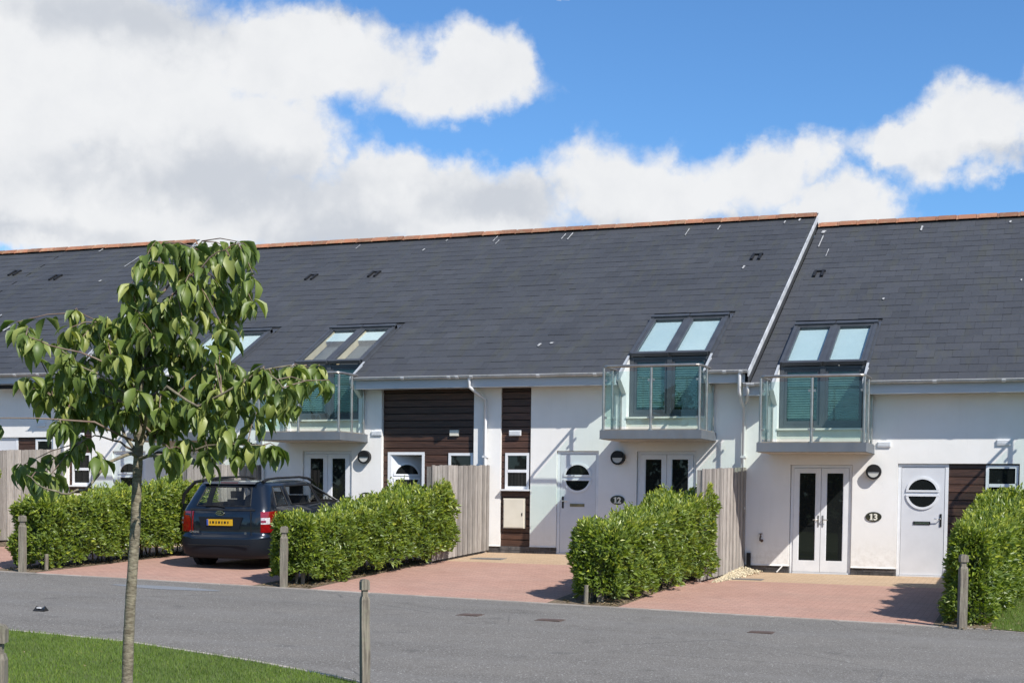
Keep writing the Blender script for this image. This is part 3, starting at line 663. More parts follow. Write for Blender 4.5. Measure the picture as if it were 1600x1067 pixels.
def roof_windows(house, cx, base, upper='white', lower='blind'):
    """pair of sloping sashes over a pair of upright ones, opening on to the balcony"""
    ya, yb = 0.14, 1.88; W2 = .83
    def rp(x, y, h): return (x, y - sn*h, roofz(y, base) + cs*h)
    wroot = MB()
    def sbar(mb, x0, x1, y0, y1, h0, h1, mt):
        vs = [rp(x, y, h) for h in (h0, h1) for y in (y0, y1) for x in (x0, x1)]
        mb.add(vs, [(0, 2, 3, 1), (4, 5, 7, 6), (0, 1, 5, 4), (2, 6, 7, 3), (0, 4, 6, 2), (1, 3, 7, 5)], mt)
    # flashing frame on the roof
    sbar(wroot, cx-W2, cx-W2+.07, ya, yb, -.02, .10, 'frame_grey'); sbar(wroot, cx+W2-.07, cx+W2, ya, yb, -.02, .10, 'frame_grey')
    sbar(wroot, cx-.045, cx+.045, ya, yb-.09, -.02, .095, 'frame_grey'); sbar(wroot, cx-W2, cx-.01, yb-.10, yb, -.02, .13, 'frame_grey'); sbar(wroot, cx+.01, cx+W2, yb-.10, yb, -.02, .13, 'frame_grey')
    sbar(wroot, cx-W2-.05, cx-W2, ya-.1, yb+.05, -.02, .03, 'frame_grey'); sbar(wroot, cx+W2, cx+W2+.05, ya-.1, yb+.05, -.02, .03, 'frame_grey'); sbar(wroot, cx-W2-.05, cx+W2+.05, yb, yb+.14, -.02, .028, 'frame_grey')
    o = wroot.build('roof_window', house, label='grey framed roof window in two sloping and two upright sashes')
    for a, b in ((cx-W2+.072, cx-.047), (cx+.047, cx+W2-.072)):
        mb = MB(); sbar(mb, a, a+.052, ya+.02, yb-.105, .03, .088, 'frame_grey'); sbar(mb, b-.052, b, ya+.02, yb-.105, .03, .088, 'frame_grey')
        sbar(mb, a+.052, b-.052, ya+.02, ya+.085, .03, .088, 'frame_grey'); sbar(mb, a+.052, b-.052, yb-.165, yb-.105, .03, .088, 'frame_grey')
        sbar(mb, a-.02, b+.02, ya-.03, ya+.03, .03, .105, 'frame_grey')
        mb.build('sash', o)
        mb = MB(); sbar(mb, a+.052, b-.052, ya+.085, yb-.165, .055, .062, 'glass_roof'); mb.build('pane', o)
        y0 = ya+.085 if upper == 'white' else yb-.20-.40
        mb = MB(); sbar(mb, a+.050, b-.050, y0, yb-.16, .012, .018, 'blindup'); mb.build('roller_blind', o)
        if upper != 'white':
            mb = MB(); sbar(mb, a+.076, a+.082, ya+.09, yb-.17, -.09, .054, 'pine'); sbar(mb, b-.082, b-.076, ya+.09, yb-.17, -.09, .054, 'pine'); mb.build('reveal', o)
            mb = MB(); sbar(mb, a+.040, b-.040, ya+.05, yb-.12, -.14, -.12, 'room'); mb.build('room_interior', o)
    # upright part
    zt, zb = roofz(ya, base)+.0, base+2.80; yv = ya+.03
    mb = MB()
    mb.box(cx-W2+.01, cx-W2+.09, yv-.03, yv+.06, zb, zt, 'frame_grey').box(cx+W2-.09, cx+W2-.01, yv-.03, yv+.06, zb, zt, 'frame_grey').box(cx-.05, cx+.05, yv-.035, yv+.06, zb, zt, 'frame_grey')
    mb.box(cx-W2+.09, cx-.05, yv-.03, yv+.06, zt-.05, zt, 'frame_grey').box(cx+.05, cx+W2-.09, yv-.03, yv+.06, zt-.05, zt, 'frame_grey')
    mb.box(cx-W2+.09, cx-.05, yv-.03, yv+.06, zb, zb+.07, 'frame_grey').box(cx+.05, cx+W2-.09, yv-.03, yv+.06, zb, zb+.07, 'frame_grey')
    mb.build('upright_frame', o)
    for a, b in ((cx-W2+.092, cx-.052), (cx+.052, cx+W2-.092)):
        mb = MB().box(a, a+.05, yv-.012, yv+.04, zb+.072, zt-.052, 'frame_grey').box(b-.05, b, yv-.012, yv+.04, zb+.072, zt-.052, 'frame_grey')
        mb.box(a+.05, b-.05, yv-.012, yv+.04, zt-.10, zt-.052, 'frame_grey').box(a+.05, b-.05, yv-.012, yv+.04, zb+.072, zb+.15, 'frame_grey'); mb.build('sash', o)
        MB().box(a+.05, b-.05, yv+.008, yv+.016, zb+.15, zt-.10, 'glass_win').build('pane', o)
        bl = MB(); z = zb+.19; 
        while z < zt-.14:
            bl.add([(a+.051, yv+.055, z), (b-.051, yv+.055, z), (b-.051, yv+.034, z+.026), (a+.051, yv+.034, z+.026), (b-.051, yv+.055, z+.046), (a+.051, yv+.055, z+.046)], [(0, 1, 2, 3), (3, 2, 4, 5)], 'blind'); z += .047
        bl.build('pleated_blind', o, recalc=False)
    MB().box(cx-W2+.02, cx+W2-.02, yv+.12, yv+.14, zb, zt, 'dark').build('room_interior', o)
    # white cheeks, sill and upstand
    fl = base+2.48
    for s in (-1, 1):
        x = cx+s*(W2+.0); poly = [(-.07, fl), (.17, fl), (.17, zt+.02), (-.47, roofz(-.47, base)-.03), (-.47, roofz(-.47, base)-.16), (-.07, roofz(-.47, base)-.42)]
        mb = MB(); mb.prism(poly, 'x', x+s*.002, x+s*.09, 'reveal'); mb.build('cheek', house)
        mb = MB(); mb.prism([(-.50, roofz(-.5, base)+.01), (.14, roofz(.14, base)+.05), (.14, roofz(.14, base)+.02), (-.50, roofz(-.5, base)-.12)], 'x', x-s*.004, x+s*.040, 'trim'); mb.build('flashing', house)
    mb = MB(); mb.box(cx-W2+.002, cx+W2-.002, -.02, .16, fl, zb-.035, 'cream').box(cx-W2+.002, cx+W2-.002, -.09, .16, zb-.035, zb-.002, 'cream'); mb.build('window_upstand', house)

def balcony(house, cx, base):
    w2 = 1.0; D = 1.3; zb, zt = base+2.31, base+2.475; hz = base+3.70
    mb = MB().box(cx-w2, cx+w2, -D, -.001, zb, zt, 'slab'); mb.box(cx-w2+.02, cx+w2-.02, -D+.02, -.02, zb-.012, zb-.0005, 'soffit')
    mb.box(cx-w2-.008, cx+w2+.008, -D-.008, -.003, zb-.002, zb+.010, 'slab')
    b = mb.build('balcony', house, label='glass sided balcony on a grey slab')
    MB().box(cx-w2+.05, cx+w2-.05, -D+.05, -.02, zt+.0005, zt+.02, 'deck').build('deck', b)
    pf = [(cx-w2+.055, -D+.05), (cx, -D+.05), (cx+w2-.055, -D+.05)]; ps = [(s*(w2-.055)+cx, y) for s in (-1, 1) for y in (-.66, -.10)]
    for (x, y) in pf+ps:
        p = MB().tube([(x, y, zt), (x, y, hz-.03)], .026, 'steel', 10); p.tube([(x, y, zt), (x, y, zt+.022)], .045, 'steel', 12); p.build('railing_post', b)
    r = .022; c = .09
    a, e = cx-w2+.055, cx+w2-.055; f = -D+.05
    MB().tube([(a, -.04, hz), (a, f+c, hz), (a+c*.3, f+c*.3, hz), (a+c, f, hz), (e-c, f, hz), (e-c*.3, f+c*.3, hz), (e, f+c, hz), (e, -.04, hz)], .028, 'steel', 8).build('handrail', b)
    g0, g1 = zt+.07, hz-.10
    for (x0, x1) in ((a+.05, cx-.04), (cx+.04, e-.05)): MB().box(x0, x1, f-.006, f+.006, g0, g1, 'glass_rail').build('glass_panel', b)
    for x in (a, e):
        MB().box(x-.006, x+.006, f+.06, -.70, g0, g1, 'glass_rail').build('glass_panel', b)
        MB().box(x-.006, x+.006, -.62, -.14, g0, g1, 'glass_rail').build('glass_panel', b)
    mb = MB()
    for x, y in pf:
        for z in (g0+.17, g1-.17):
            for s in (-1, 1):
                xx = x+s*.045
                if a-.01 < xx < e+.01: mb.box(xx-.022, xx+.022, f-.014, f+.014, z-.02, z+.02, 'steel')
    for x in (a, e):
        for y in (-.70, -.62, -.14):
            for z in (g0+.17, g1-.17): mb.box(x-.014, x+.014, y-.02, y+.02, z-.02, z+.02, 'steel')
    mb.build('glass_clamp', b)

def gutter(house, segs, base, joints, outlets):
    y, z, r = EAV_Y-.035, EAV_Z+base-.005, .058
    for a, b in segs:
        vs = []; n = 8
        for x in (a, b):
            for j in range(n+1):
                t = math.pi+math.pi*j/n; vs.append((x, y+r*math.cos(t), z+r*math.sin(t)))
            for j in range(n+1):
                t = 2*math.pi-math.pi*j/n; vs.append((x, y+(r-.005)*math.cos(t), z+(r-.005)*math.sin(t)))
        k = 2*(n+1); fs = [(j, (j+1) % k, k+(j+1) % k, k+j) for j in range(k)] + [tuple(range(k)), tuple(range(k, 2*k))]
        mb = MB().add(vs, fs, 'gutter')
        mb.box(a, b, y-r-.004, y-r+.004, z-.008, z+.004, 'gutter')
        g = mb.build('gutter', house)
        for x in joints:
            if a < x < b:
                jb = MB()
                for j in range(8):
                    t0, t1 = math.pi+math.pi*j/8, math.pi+math.pi*(j+1)/8
                    q = [(xx, y+rr*math.cos(t), z+rr*math.sin(t)) for xx in (x-.035, x+.035) for t in (t0, t1) for rr in (r+.001, r+.009)]
                    jb.add(q, [(1, 3, 7, 5), (0, 1, 5, 4), (0, 2, 3, 1), (4, 5, 7, 6), (2, 6, 7, 3)], 'pipe')
                jb.build('gutter_joint', g)
    # fascia and soffit
def eaves(house, segs, base):
    for a, b in segs:
        MB().box(a, b, -.47, -.44, base+3.41, base+3.645, 'fascia').build('fascia', house)
        MB().box(a, b, -.438, -.002, base+3.42, base+3.435, 'fascia').build('soffit', house)

SLV = []     # shared slate meshes
def slate_mesh(tone, edge, w_=.327):
    L_, th = .46, .0100
    V = [(-w_/2, 0, 0), (w_/2, 0, 0), (w_/2, L_, 0), (-w_/2, L_, 0), (-w_/2, 0, th), (w_/2, 0, th), (w_/2, L_, th), (-w_/2, L_, th)]
    Fc = [(4, 5, 6, 7), (0, 1, 5, 4), (1, 2, 6, 5), (0, 4, 7, 3), (0, 3, 2, 1), (3, 7, 6, 2)]
    return V, Fc
def make_variants():
    for e in ('slate_edge', 'slate', 'slate_dark'):
        for t in (0.0, 0.25, 0.5, 0.75, 1.0):
            V, Fc = slate_mesh(t, e)
            SLV.append((big_mesh('slate', np.array(V, float), np.array(Fc), ['slate', e], attr=[t]*6, mi=[0, 1, 0, 0, 0, 0]), t, e))
make_variants()
EXPO = .345
def roof(house, x0, x1, base, cut=None, vents=(), drops=(), slates=True, edge=None):
    thk = .10; yr = RIDGE_Y
    mb = MB(); hs = []
    xs = [x0, x1] if not cut else [x0, cut[0], cut[1], x1]
    ye0 = EAV_Y+.05
    def slab(a, b, y0, y1):
        z0_, z1_ = roofz(y0, base)-.02, roofz(y1, base)-.02
        c0, c1 = (edge(y0), edge(y1)) if (edge and b == x1) else (b, b)
        mb.add([(a, y0, z0_-thk), (c0, y0, z0_-thk), (c1, y1, z1_-thk), (a, y1, z1_-thk), (a, y0, z0_), (c0, y0, z0_), (c1, y1, z1_), (a, y1, z1_)],
               [(0, 1, 2, 3), (4, 7, 6, 5), (0, 4, 5, 1), (1, 5, 6, 2), (2, 6, 7, 3), (3, 7, 4, 0)], 'slate_dark')
    if cut:
        slab(x0, cut[0], ye0, yr); slab(cut[1], x1, ye0, yr); slab(cut[0], cut[1], cut[3], yr)
    else: slab(x0, x1, ye0, yr)
    # the far slope behind the ridge
    zr, zl = roofz(yr, base)-.02, roofz(EAV_Y, base)-.02
    xe_ = edge(yr) if edge else x1
    mb.add([(x0, yr, zr), (xe_, yr, zr), (xe_, 2*yr+.5, zl), (x0, 2*yr+.5, zl)], [(0, 1, 2, 3)], 'slate')
    rf = mb.build('roof', house, label='dark slate roof with an orange ridge')
    if not slates: return rf
    # slates
    nrow = int((yr-EAV_Y)/cs/EXPO)+1; cells = []
    for r in range(nrow):
        d = r*EXPO; y = EAV_Y-.03+d*cs; z = roofz(y, base)
        if y > yr-.15: break
        x = x0 + (0 if r % 2 else -.165)
        while x < x1-.03:
            a, b = max(x, x0), min(x+.33, x1)
            x += .33
            if edge: b = min(b, edge(y+.17))
            if b-a < .06: continue
            if cut and a < cut[1]-.02 and b > cut[0]+.02 and y < cut[3]:
                if a < cut[0]-.05: b = cut[0]
                elif b > cut[1]+.05: a = cut[1]
                else: continue
            cells.append((a, b, y, z, r))
    # nearest first: those are the ones seen largest
    cells.sort(key=lambda c: (c[0]-5.67)**2+(c[2]+28.2)**2+c[3]**2)
    ang = sl-.018; full = [c for c in cells if c[1]-c[0] > .32]
    ind = set(id(c) for c in full[:298]); VV = []; FF = []; AA = []; MI = []; nv = 0
    ca, sa = math.cos(ang), math.sin(ang)
    for c in cells:
        a, b, y, z, r = c; x = (a+b)/2; lift = random.uniform(0.012, 0.017)
        k = random.random(); near = 0.5+0.5*math.sin(x*1.3+r*0.9)
        e = 'slate_edge' if k < .18+.25*near else ('slate_dark' if k > .84 else 'slate')
        t = min(max(random.gauss(.5, .22), 0), 1)
        if id(c) in ind:
            cand = [v for v in SLV if v[2] == e]; me = min(cand, key=lambda v: abs(v[1]-t))[0]
            o = bpy.data.objects.new('slate', me); COL.objects.link(o); o.parent = rf
            o.location = Vector((x, y, z+lift-.012)) - org(rf); o.rotation_euler = (ang+random.uniform(-.006, .006), 0, random.uniform(-.004, .004))
        else:
            V, Fc = slate_mesh(0, e, (b-a)-.003)
            for v in V:
                VV.append((x+v[0]-org(rf).x, y+v[1]*ca-v[2]*sa-org(rf).y, z+lift-.012+v[1]*sa+v[2]*ca-org(rf).z))
            for f in Fc: FF.append([nv+q for q in f]); AA.append(t)
            mi_ = {'slate': 0, 'slate_edge': 1, 'slate_dark': 2}[e]; MI += [0, mi_, 0, 0, 0, 0]; nv += 8
    if VV:
        o = link('remaining_slates', big_mesh('remaining_slates', np.array(VV), np.array(FF), ['slate', 'slate_edge', 'slate_dark'], attr=AA, mi=MI), rf); o['kind'] = 'stuff'
    # ridge tiles: angled terracotta saddles
    x = x0; prof = [(-.16, -.075), (-.13, -.035), (-.05, .03), (0, .048), (.05, .03), (.13, -.035), (.16, -.075)]
    xr_ = edge(yr) if edge else x1
    while x < xr_-.05:
        a, b = x+.004, min(x+.455, xr_)-.004; zr = roofz(yr, base)+.055+random.uniform(-.005, .005); vs = []
        for xx, g in ((a, 0), (a+.05, 0), (a+.051, .008), (b, .008)):
            vs += [(xx, yr+p[0]*(1+g), zr+p[1]+g) for p in prof]
        n = len(prof); fs = [(i*n+j, i*n+j+1, (i+1)*n+j+1, (i+1)*n+j) for i in range(3) for j in range(n-1)] + [tuple(range(n)), tuple(range(3*n, 4*n))]
        MB().add(vs, fs, 'terracotta').build('ridge_tile', rf, recalc=True); x += .455
    for (vx, vy) in vents:
        z = roofz(vy, base); mb = MB()
        for s in (-.085, .085):
            q = [(vx+s+dx, vy+dy*cs-h*sn, z+dy*sn+h*cs) for h in (.01, .055) for dy in (-.02, .34) for dx in (-.026, .026)]
            mb.add(q, [(0, 2, 3, 1), (4, 5, 7, 6), (0, 1, 5, 4), (2, 6, 7, 3), (0, 4, 6, 2), (1, 3, 7, 5)], 'black')
        q = [(vx+dx, vy+dy*cs-h*sn, z+dy*sn+h*cs) for h in (.01, .045) for dy in (.30, .35) for dx in (-.10, .13)]
        mb.add(q, [(0, 2, 3, 1), (4, 5, 7, 6), (0, 1, 5, 4), (2, 6, 7, 3), (0, 4, 6, 2), (1, 3, 7, 5)], 'black')
        mb.build('vent_tile', rf)
    for (dx_, dy_, ln, wd) in drops:
        z = roofz(dy_, base); h = .034
        pts = [(-wd, 0), (-wd*.6, ln*.5), (-wd*.8, ln*.85), (0, ln), (wd, ln*.8), (wd*.5, ln*.4), (wd*.7, .0), (0, -.04)]
        MB().add([(dx_+p[0], dy_+p[1]*cs-h*sn, z+p[1]*sn+h*cs) for p in pts], [tuple(range(8))], 'dropping').build('bird_dropping', rf, recalc=False)
    return rf

def pipe_run(house, pts, r=.034, label=None):
    p = MB().tube(pts, r, 'pipe', 10).build('downpipe', house)
    z0, z1 = pts[-1][2], pts[-2][2]
    x, y = pts[-1][0], pts[-1][1]
    for z in (z0+.9, z0+1.9):
        if z < z1: MB().box(x-.05, x+.05, y-.038, .0, z-.02, z+.02, 'pipe').build('pipe_clip', p)

def shell(house, x0, x1, base, holes, cut, mt='render', depth=.10, drop=0.0, hall=None):
    """front wall with openings, gables and back"""
    mb = MB(); z0 = base+.14; zt = base+3.50
    hs = list(holes); 
    if cut: hs.append((cut[0]+.0, cut[1], base+2.48, zt+1))
    wall_holes(mb, x0, x1, z0, zt, hs, depth, mt)
    # drip lip at the foot of the render
    xs = [x0] + sorted([v for h in holes if h[2] <= z0+1e-3 for v in (h[0], h[1])]) + [x1]
    for a, b in zip(xs[::2], xs[1::2]):
        mb.add([(a, -.001, z0+.03), (b, -.001, z0+.03), (b, -.018, z0), (a, -.018, z0), (a, .05, z0), (b, .05, z0)], [(0, 3, 2, 1), (3, 4, 5, 2)], mt)
    wl = mb.build('wall', house, recalc=False)
    mb = MB(); yb_ = 2*RIDGE_Y
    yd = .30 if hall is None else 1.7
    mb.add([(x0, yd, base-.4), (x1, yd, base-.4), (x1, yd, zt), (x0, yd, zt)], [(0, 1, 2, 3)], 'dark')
    mb.add([(x0, yb_, base-.4), (x1, yb_, base-.4), (x1, yb_, zt), (x0, yb_, zt)], [(0, 1, 2, 3)], mt)
    for x, dr in ((x0+.004, 0), (x1-.004, drop)):
        mb.add([(x, .3, base-.4), (x, yb_, base-.4), (x, yb_, zt-dr), (x, RIDGE_Y, roofz(RIDGE_Y, base)-.13-dr), (x, .3, roofz(.3, base)-.13-dr)], [(0, 1, 2, 3, 4)], mt)
    mb.build('rear_and_party_walls', house, recalc=False)
    return wl

def verge(house, x, base_hi, xr=None):
    """pale board closing the raised end of a roof over its lower neighbour; xr = its place at the ridge"""
    a, b = EAV_Y-.06, RIDGE_Y; xr = x if xr is None else xr
    mb = MB()
    mb.add([(xx+(xr-x)*(y > a), y, roofz(y, base_hi)+h) for xx in (x-.008, x+.018) for y in (a, b) for h in (-.10, .020)],
           [(0, 1, 3, 2), (4, 6, 7, 5), (0, 4, 5, 1), (2, 3, 7, 6), (1, 5, 7, 3), (0, 2, 6, 4)], 'verge')
    mb.build('verge_board', house)
    mb = MB(); mb.add([(x+(xr-x)*(y > a), y, roofz(y, base_hi)+h) for y in (a, b) for h in (-.30, -.095)], [(0, 1, 3, 2)], 'slate'); mb.build('verge_upstand', house, recalc=False)

# ---- number 13 (right)
def house13():
    base = 0.0; x0, x1 = 0.0, 5.42; cx = 1.42
    h = thing('terraced_house', (2.7, 0, base), 'right hand white terraced house numbered 13, french door and front door both in view', 'house', 'white terraced houses')
    cut = (cx-.88, cx+.88, -.6, .15)
    holes = [(.86, 2.04, base+.14, 2.10), (2.88, 5.05, base+.14, 2.13)]
    shell(h, x0, x1, base, holes, cut)
    # recess bottom corners below the render line
    eaves(h, [(x0+.03, cut[0]-.05), (cut[1]+.05, x1)], base); roof(h, .15, x1, base, (cut[0], cut[1], 0, 1.9), [(.62, 4.45)],
        [(.33, 7.05, .16, .06), (.36, 6.2, .8, .018), (.12+.5, 5.6, .5, .010), (2.6, 6.9, .3, .03), (2.2, 3.1, .06, .03), (4.55, 7.1, .1, .03), (4.9, 3.8, .05, .02)])
    gutter(h, [(x0+.02, cut[0]-.07), (cut[1]+.07, x1)], base, [.12, .2, 3.55, 4.75], [])
    roof_windows(h, cx, base); balcony(h, cx+.02, base)
    for a, b in ((x0, .86), (2.04, 2.88)): plinth(h, a, b, base, base+.14)
    french_door(h, .87, 2.03, base, 2.095, .075)
    front_door(h, 2.885, 3.80, base, 2.125, .075, 'left', flap='black')
    cladding(h, 3.80, 4.46, base+.14, 2.125, .07); MB().box(3.80, 5.05, .02, .09, base-.2, base+.14, 'mortar').build('plinth', h)
    small_window(h, 4.46, 5.03, 1.36, 2.10, .065, 1.73); MB().box(4.46, 5.05, .045, .09, base+.14, 1.33, 'wood').build('cladding_board', h)
    wall_lamp(h, 2.44, 1.97); plaque(h, 2.45, 1.12, '13'); air_vent(h, 2.62, 2.49); air_vent(h, 4.76, 2.52)
    mb = MB(); mb.tube([(.31, 0, .70), (.31, -.06, .70), (.31, -.085, .67), (.31, -.085, .62)], .014, 'iron', 8); mb.tube([(.31, -.04, .70), (.31, -.04, .75)], .010, 'iron', 6); mb.box(.275, .345, -.05, -.03, .75, .765, 'iron'); mb.tube([(.335, -.03, .63), (.335, -.05, .62)], .03, 'iron', 8)
    mb.build('outside_tap', h)
    mb = MB().tube([(.10, -.53, 3.60), (.10, -.53, 3.50), (.06, -.32, 3.36), (-.03, -.085, 3.28)], .034, 'pipe', 10); mb.build('downpipe', h)
    MB().box(.05, .12, -.075, -.002, base+.02, base+.38, 'black').build('black_pipe_end', h)
    mb = MB(); mb.tube([(.64, -.07, .02), (.74, -.02, .14)], .014, 'pipe', 6); mb.build('overflow_pipe', h)
    mb = MB(); mb.box(x0-.0, x0+.03, -.46, -.002, base+3.40, base+3.9, 'fascia'); mb.build('eaves_end', h)
    return h
house13()

# ---- next house, just outside the frame: its eaves and balcony throw their shade on to number 13
def house14():
    B = 0.0; x0, x1 = 5.42, 10.84; cx = 5.42+1.48
    h = thing('terraced_house', (8.1, 0, B), 'next white terraced house beyond the right frame edge, its balcony shading number 13', 'house', 'white terraced houses')
    cut = (cx-.88, cx+.88, -.6, .15)
    shell(h, x0, x1, B, [(cx-.6, cx+.6, B+.14, 2.10)], cut); eaves(h, [(x0, cut[0]-.05), (cut[1]+.05, x1)], B)
    roof(h, x0, x1, B, (cut[0], cut[1], 0, 1.9), (), (), False); gutter(h, [(x0, cut[0]-.07), (cut[1]+.07, x1)], B, [5.9], [])
    roof_windows(h, cx, B); balcony(h, cx-.02, B); french_door(h, cx-.59, cx+.59, B, 2.095, .075); plinth(h, x0, cx-.6, B, B+.14)
house14()

# ---- number 12 (middle)
def house_b(xr, base, label, num, first=True, up='white', open_wall=False):
    """mirrored type: wood strip at left, front door, french door under balcony at right. xr = right party line"""
    x0, x1 = xr-5.42, xr; cx = xr-1.61
    h = thing('terraced_house', (xr-2.7, 0, base), label, 'house', 'white terraced houses')
    cut = (cx-.88, cx+.88, -.6, .15); B = base
    holes = [(xr-5.15, xr-4.49, B+.14, B+3.485), (xr-3.92, xr-3.02, B+.14, B+2.12), (xr-2.22, xr-1.00, B+.14, B+2.11)]
    shell(h, x0, x1, B, holes, cut)
    roof_x1 = x1+(.10 if first else 0)
    eaves(h, [(x0, cut[0]-.05), (cut[1]+.05, x1)], B)
    roof(h, x0 if first else -17.7, roof_x1, B, (cut[0], cut[1], 0, 1.9), [(xr-.88, 4.95)] if first else [(xr-3.9+2.35, 5.0)],
         [(xr-.28, 7.25, .12, .03), (xr-.62, 7.15, .14, .02), (xr-2.2, 6.95, .3, .02), (xr-2.95, 6.7, .5, .014), (xr-1.05, 4.45, .16, .03), (xr-4.6, .75, .12, .04), (xr-4.35, .85, .05, .05)] if first else [(xr-1.2, 7.0, .3, .014), (xr-4.2, 6.9, .2, .02)])
    gutter(h, [(x0, cut[0]-.07), (cut[1]+.07, x1+.10)], B, [xr-4.15, xr-2.95, xr-.35, xr-.03], [])
    roof_windows(h, cx, B, up); balcony(h, cx, B)
    for a, b in ((x0, xr-5.15), (xr-4.49, xr-3.92), (xr-3.02, xr-2.22), (xr-1.0, x1)): plinth(h, a, b, B-.02, B+.14)
    MB().box(xr-5.15, xr-4.49, .03, .09, B-.3, B+.14, 'mortar').build('plinth', h)
    plinth(h, xr-5.15, xr-4.49, B-.02, B+.14)
    win = (xr-5.06, xr-4.53, B+1.33, B+2.08)
    cladding(h, xr-5.15, xr-4.49, B+.14, B+3.50, .06, [win])
    small_window(h, win[0], win[1], win[2], win[3], .055)
    bx = MB(); bx.box(xr-5.07, xr-4.60, -.03, .06, B+.52, B+1.14, 'creamp'); bx.box(xr-5.05, xr-4.615, -.042, -.03, B+.54, B+1.12, 'creamp')
    mbx = bx.build('meter_box', h); MB().box(xr-4.66, xr-4.64, -.050, -.042, B+.78, B+.84, 'black').build('latch', mbx)
    air_vent(h, xr-4.83, B+2.49, .26, .11)
    front_door(h, xr-3.915, xr-3.025, B, B+2.115, .075, 'right')
    french_door(h, xr-2.21, xr-1.01, B, B+2.105, .075)
    wall_lamp(h, xr-2.60, B+1.98); plaque(h, xr-2.61, B+1.13, num)
    pipe_run(h, [(xr-.06, EAV_Y-.03, B+3.62), (xr-.06, EAV_Y-.03, B+3.22), (xr-.055, -.28, B+3.05), (xr-.05, -.075, B+2.93), (xr-.05, -.075, B+.10)] if first else
             [(xr-.02, EAV_Y-.03, B+3.62), (xr-.02, EAV_Y-.03, B+3.3), (xr+.08, -.09, B+3.1), (xr+.09, -.075, B+.10)])
    if first: verge(h, roof_x1+.01, B)
    return h
house_b(0.0, .25, 'middle white terraced house numbered 12, with narrow dark wood strip and cream meter box', '12', True)
house_b(-10.84, .25, 'white terraced house numbered 10 half hidden behind the young tree and parked car', '10', False)

# ---- number 11: dark wood panel recess
def house11():
    B = .25; x0, x1 = -10.84, -5.42; cx = -9.24
    h = thing('terraced_house', (-8.1, 0, B), 'white terraced house numbered 11 with wide dark timber panel and open front door', 'house', 'white terraced houses')
    cut = (cx-.88, cx+.88, -.6, .15)
    holes = [(-9.80, -8.60, B+.14, B+2.12), (-7.89, -5.76, B+.14, B+3.485)]
    shell(h, x0, x1, B, holes, cut, depth=.14, hall=1)
    eaves(h, [(x0, cut[0]-.05), (cut[1]+.05, x1)], B)
    roof(h, x0, x1, B, (cut[0], cut[1], 0, 1.9), [(-10.95+.35, 5.0)], [(-9.9, 6.6, .12, .03), (-8.1, 7.0, .4, .014), (-7.95, 6.8, .3, .014), (-6.2, 6.9, .4, .016), (-6.02, 6.85, .5, .02), (-9.5, 7.2, .1, .02)])
    gutter(h, [(x0, cut[0]-.07), (cut[1]+.07, x1)], B, [-7.15, -6.1, -5.92, -5.6], [])
    roof_windows(h, cx, B, 'open'); balcony(h, cx+.02, B)
    for a, b in ((x0, -9.8), (-8.6, -7.89), (-5.76, x1)): plinth(h, a, b, B-.02, B+.14)
    door = (-7.78, -6.92, B, B+2.10); win = (-6.36, -5.80, B+1.33, B+2.08)
    cladding(h, -7.89, -5.76, B+.0, B+3.50, .11, [door, win])
    front_door(h, door[0], door[1], B, B+2.10, .12, 'left', ang=R_(40)); small_window(h, win[0], win[1], win[2], win[3], .10)
    hb = MB(); X0, X1, Y0, Y1, Z0, Z1 = door[0]-.25, door[1]+.25, .175, 1.6, B+.01, B+2.2
    hb.add([(X0, Y0, Z0), (X1, Y0, Z0), (X1, Y1, Z0), (X0, Y1, Z0), (X0, Y0, Z1), (X1, Y0, Z1), (X1, Y1, Z1), (X0, Y1, Z1)], [(0, 1, 2, 3), (4, 5, 6, 7), (2, 3, 7, 6), (0, 3, 7, 4), (1, 2, 6, 5)], 'hall'); hb.build('hallway', h, recalc=False)
    french_door(h, -9.79, -8.61, B, B+2.115, .075)
    wall_lamp(h, -8.27, B+1.99); plaque(h, -8.25, B+1.14, '11'); air_vent(h, -8.0, B+2.50)
    MB().box(-6.33, -6.13, .05, .10, B+2.44, B+2.56, 'creamp').build('alarm_box', h)
    pipe_run(h, [(-5.66, EAV_Y-.03, B+3.62), (-5.66, EAV_Y-.03, B+3.42), (-5.55, -.25, B+3.27), (-5.47, -.085, B+3.18), (-5.47, -.075, B+.10)])
house11()

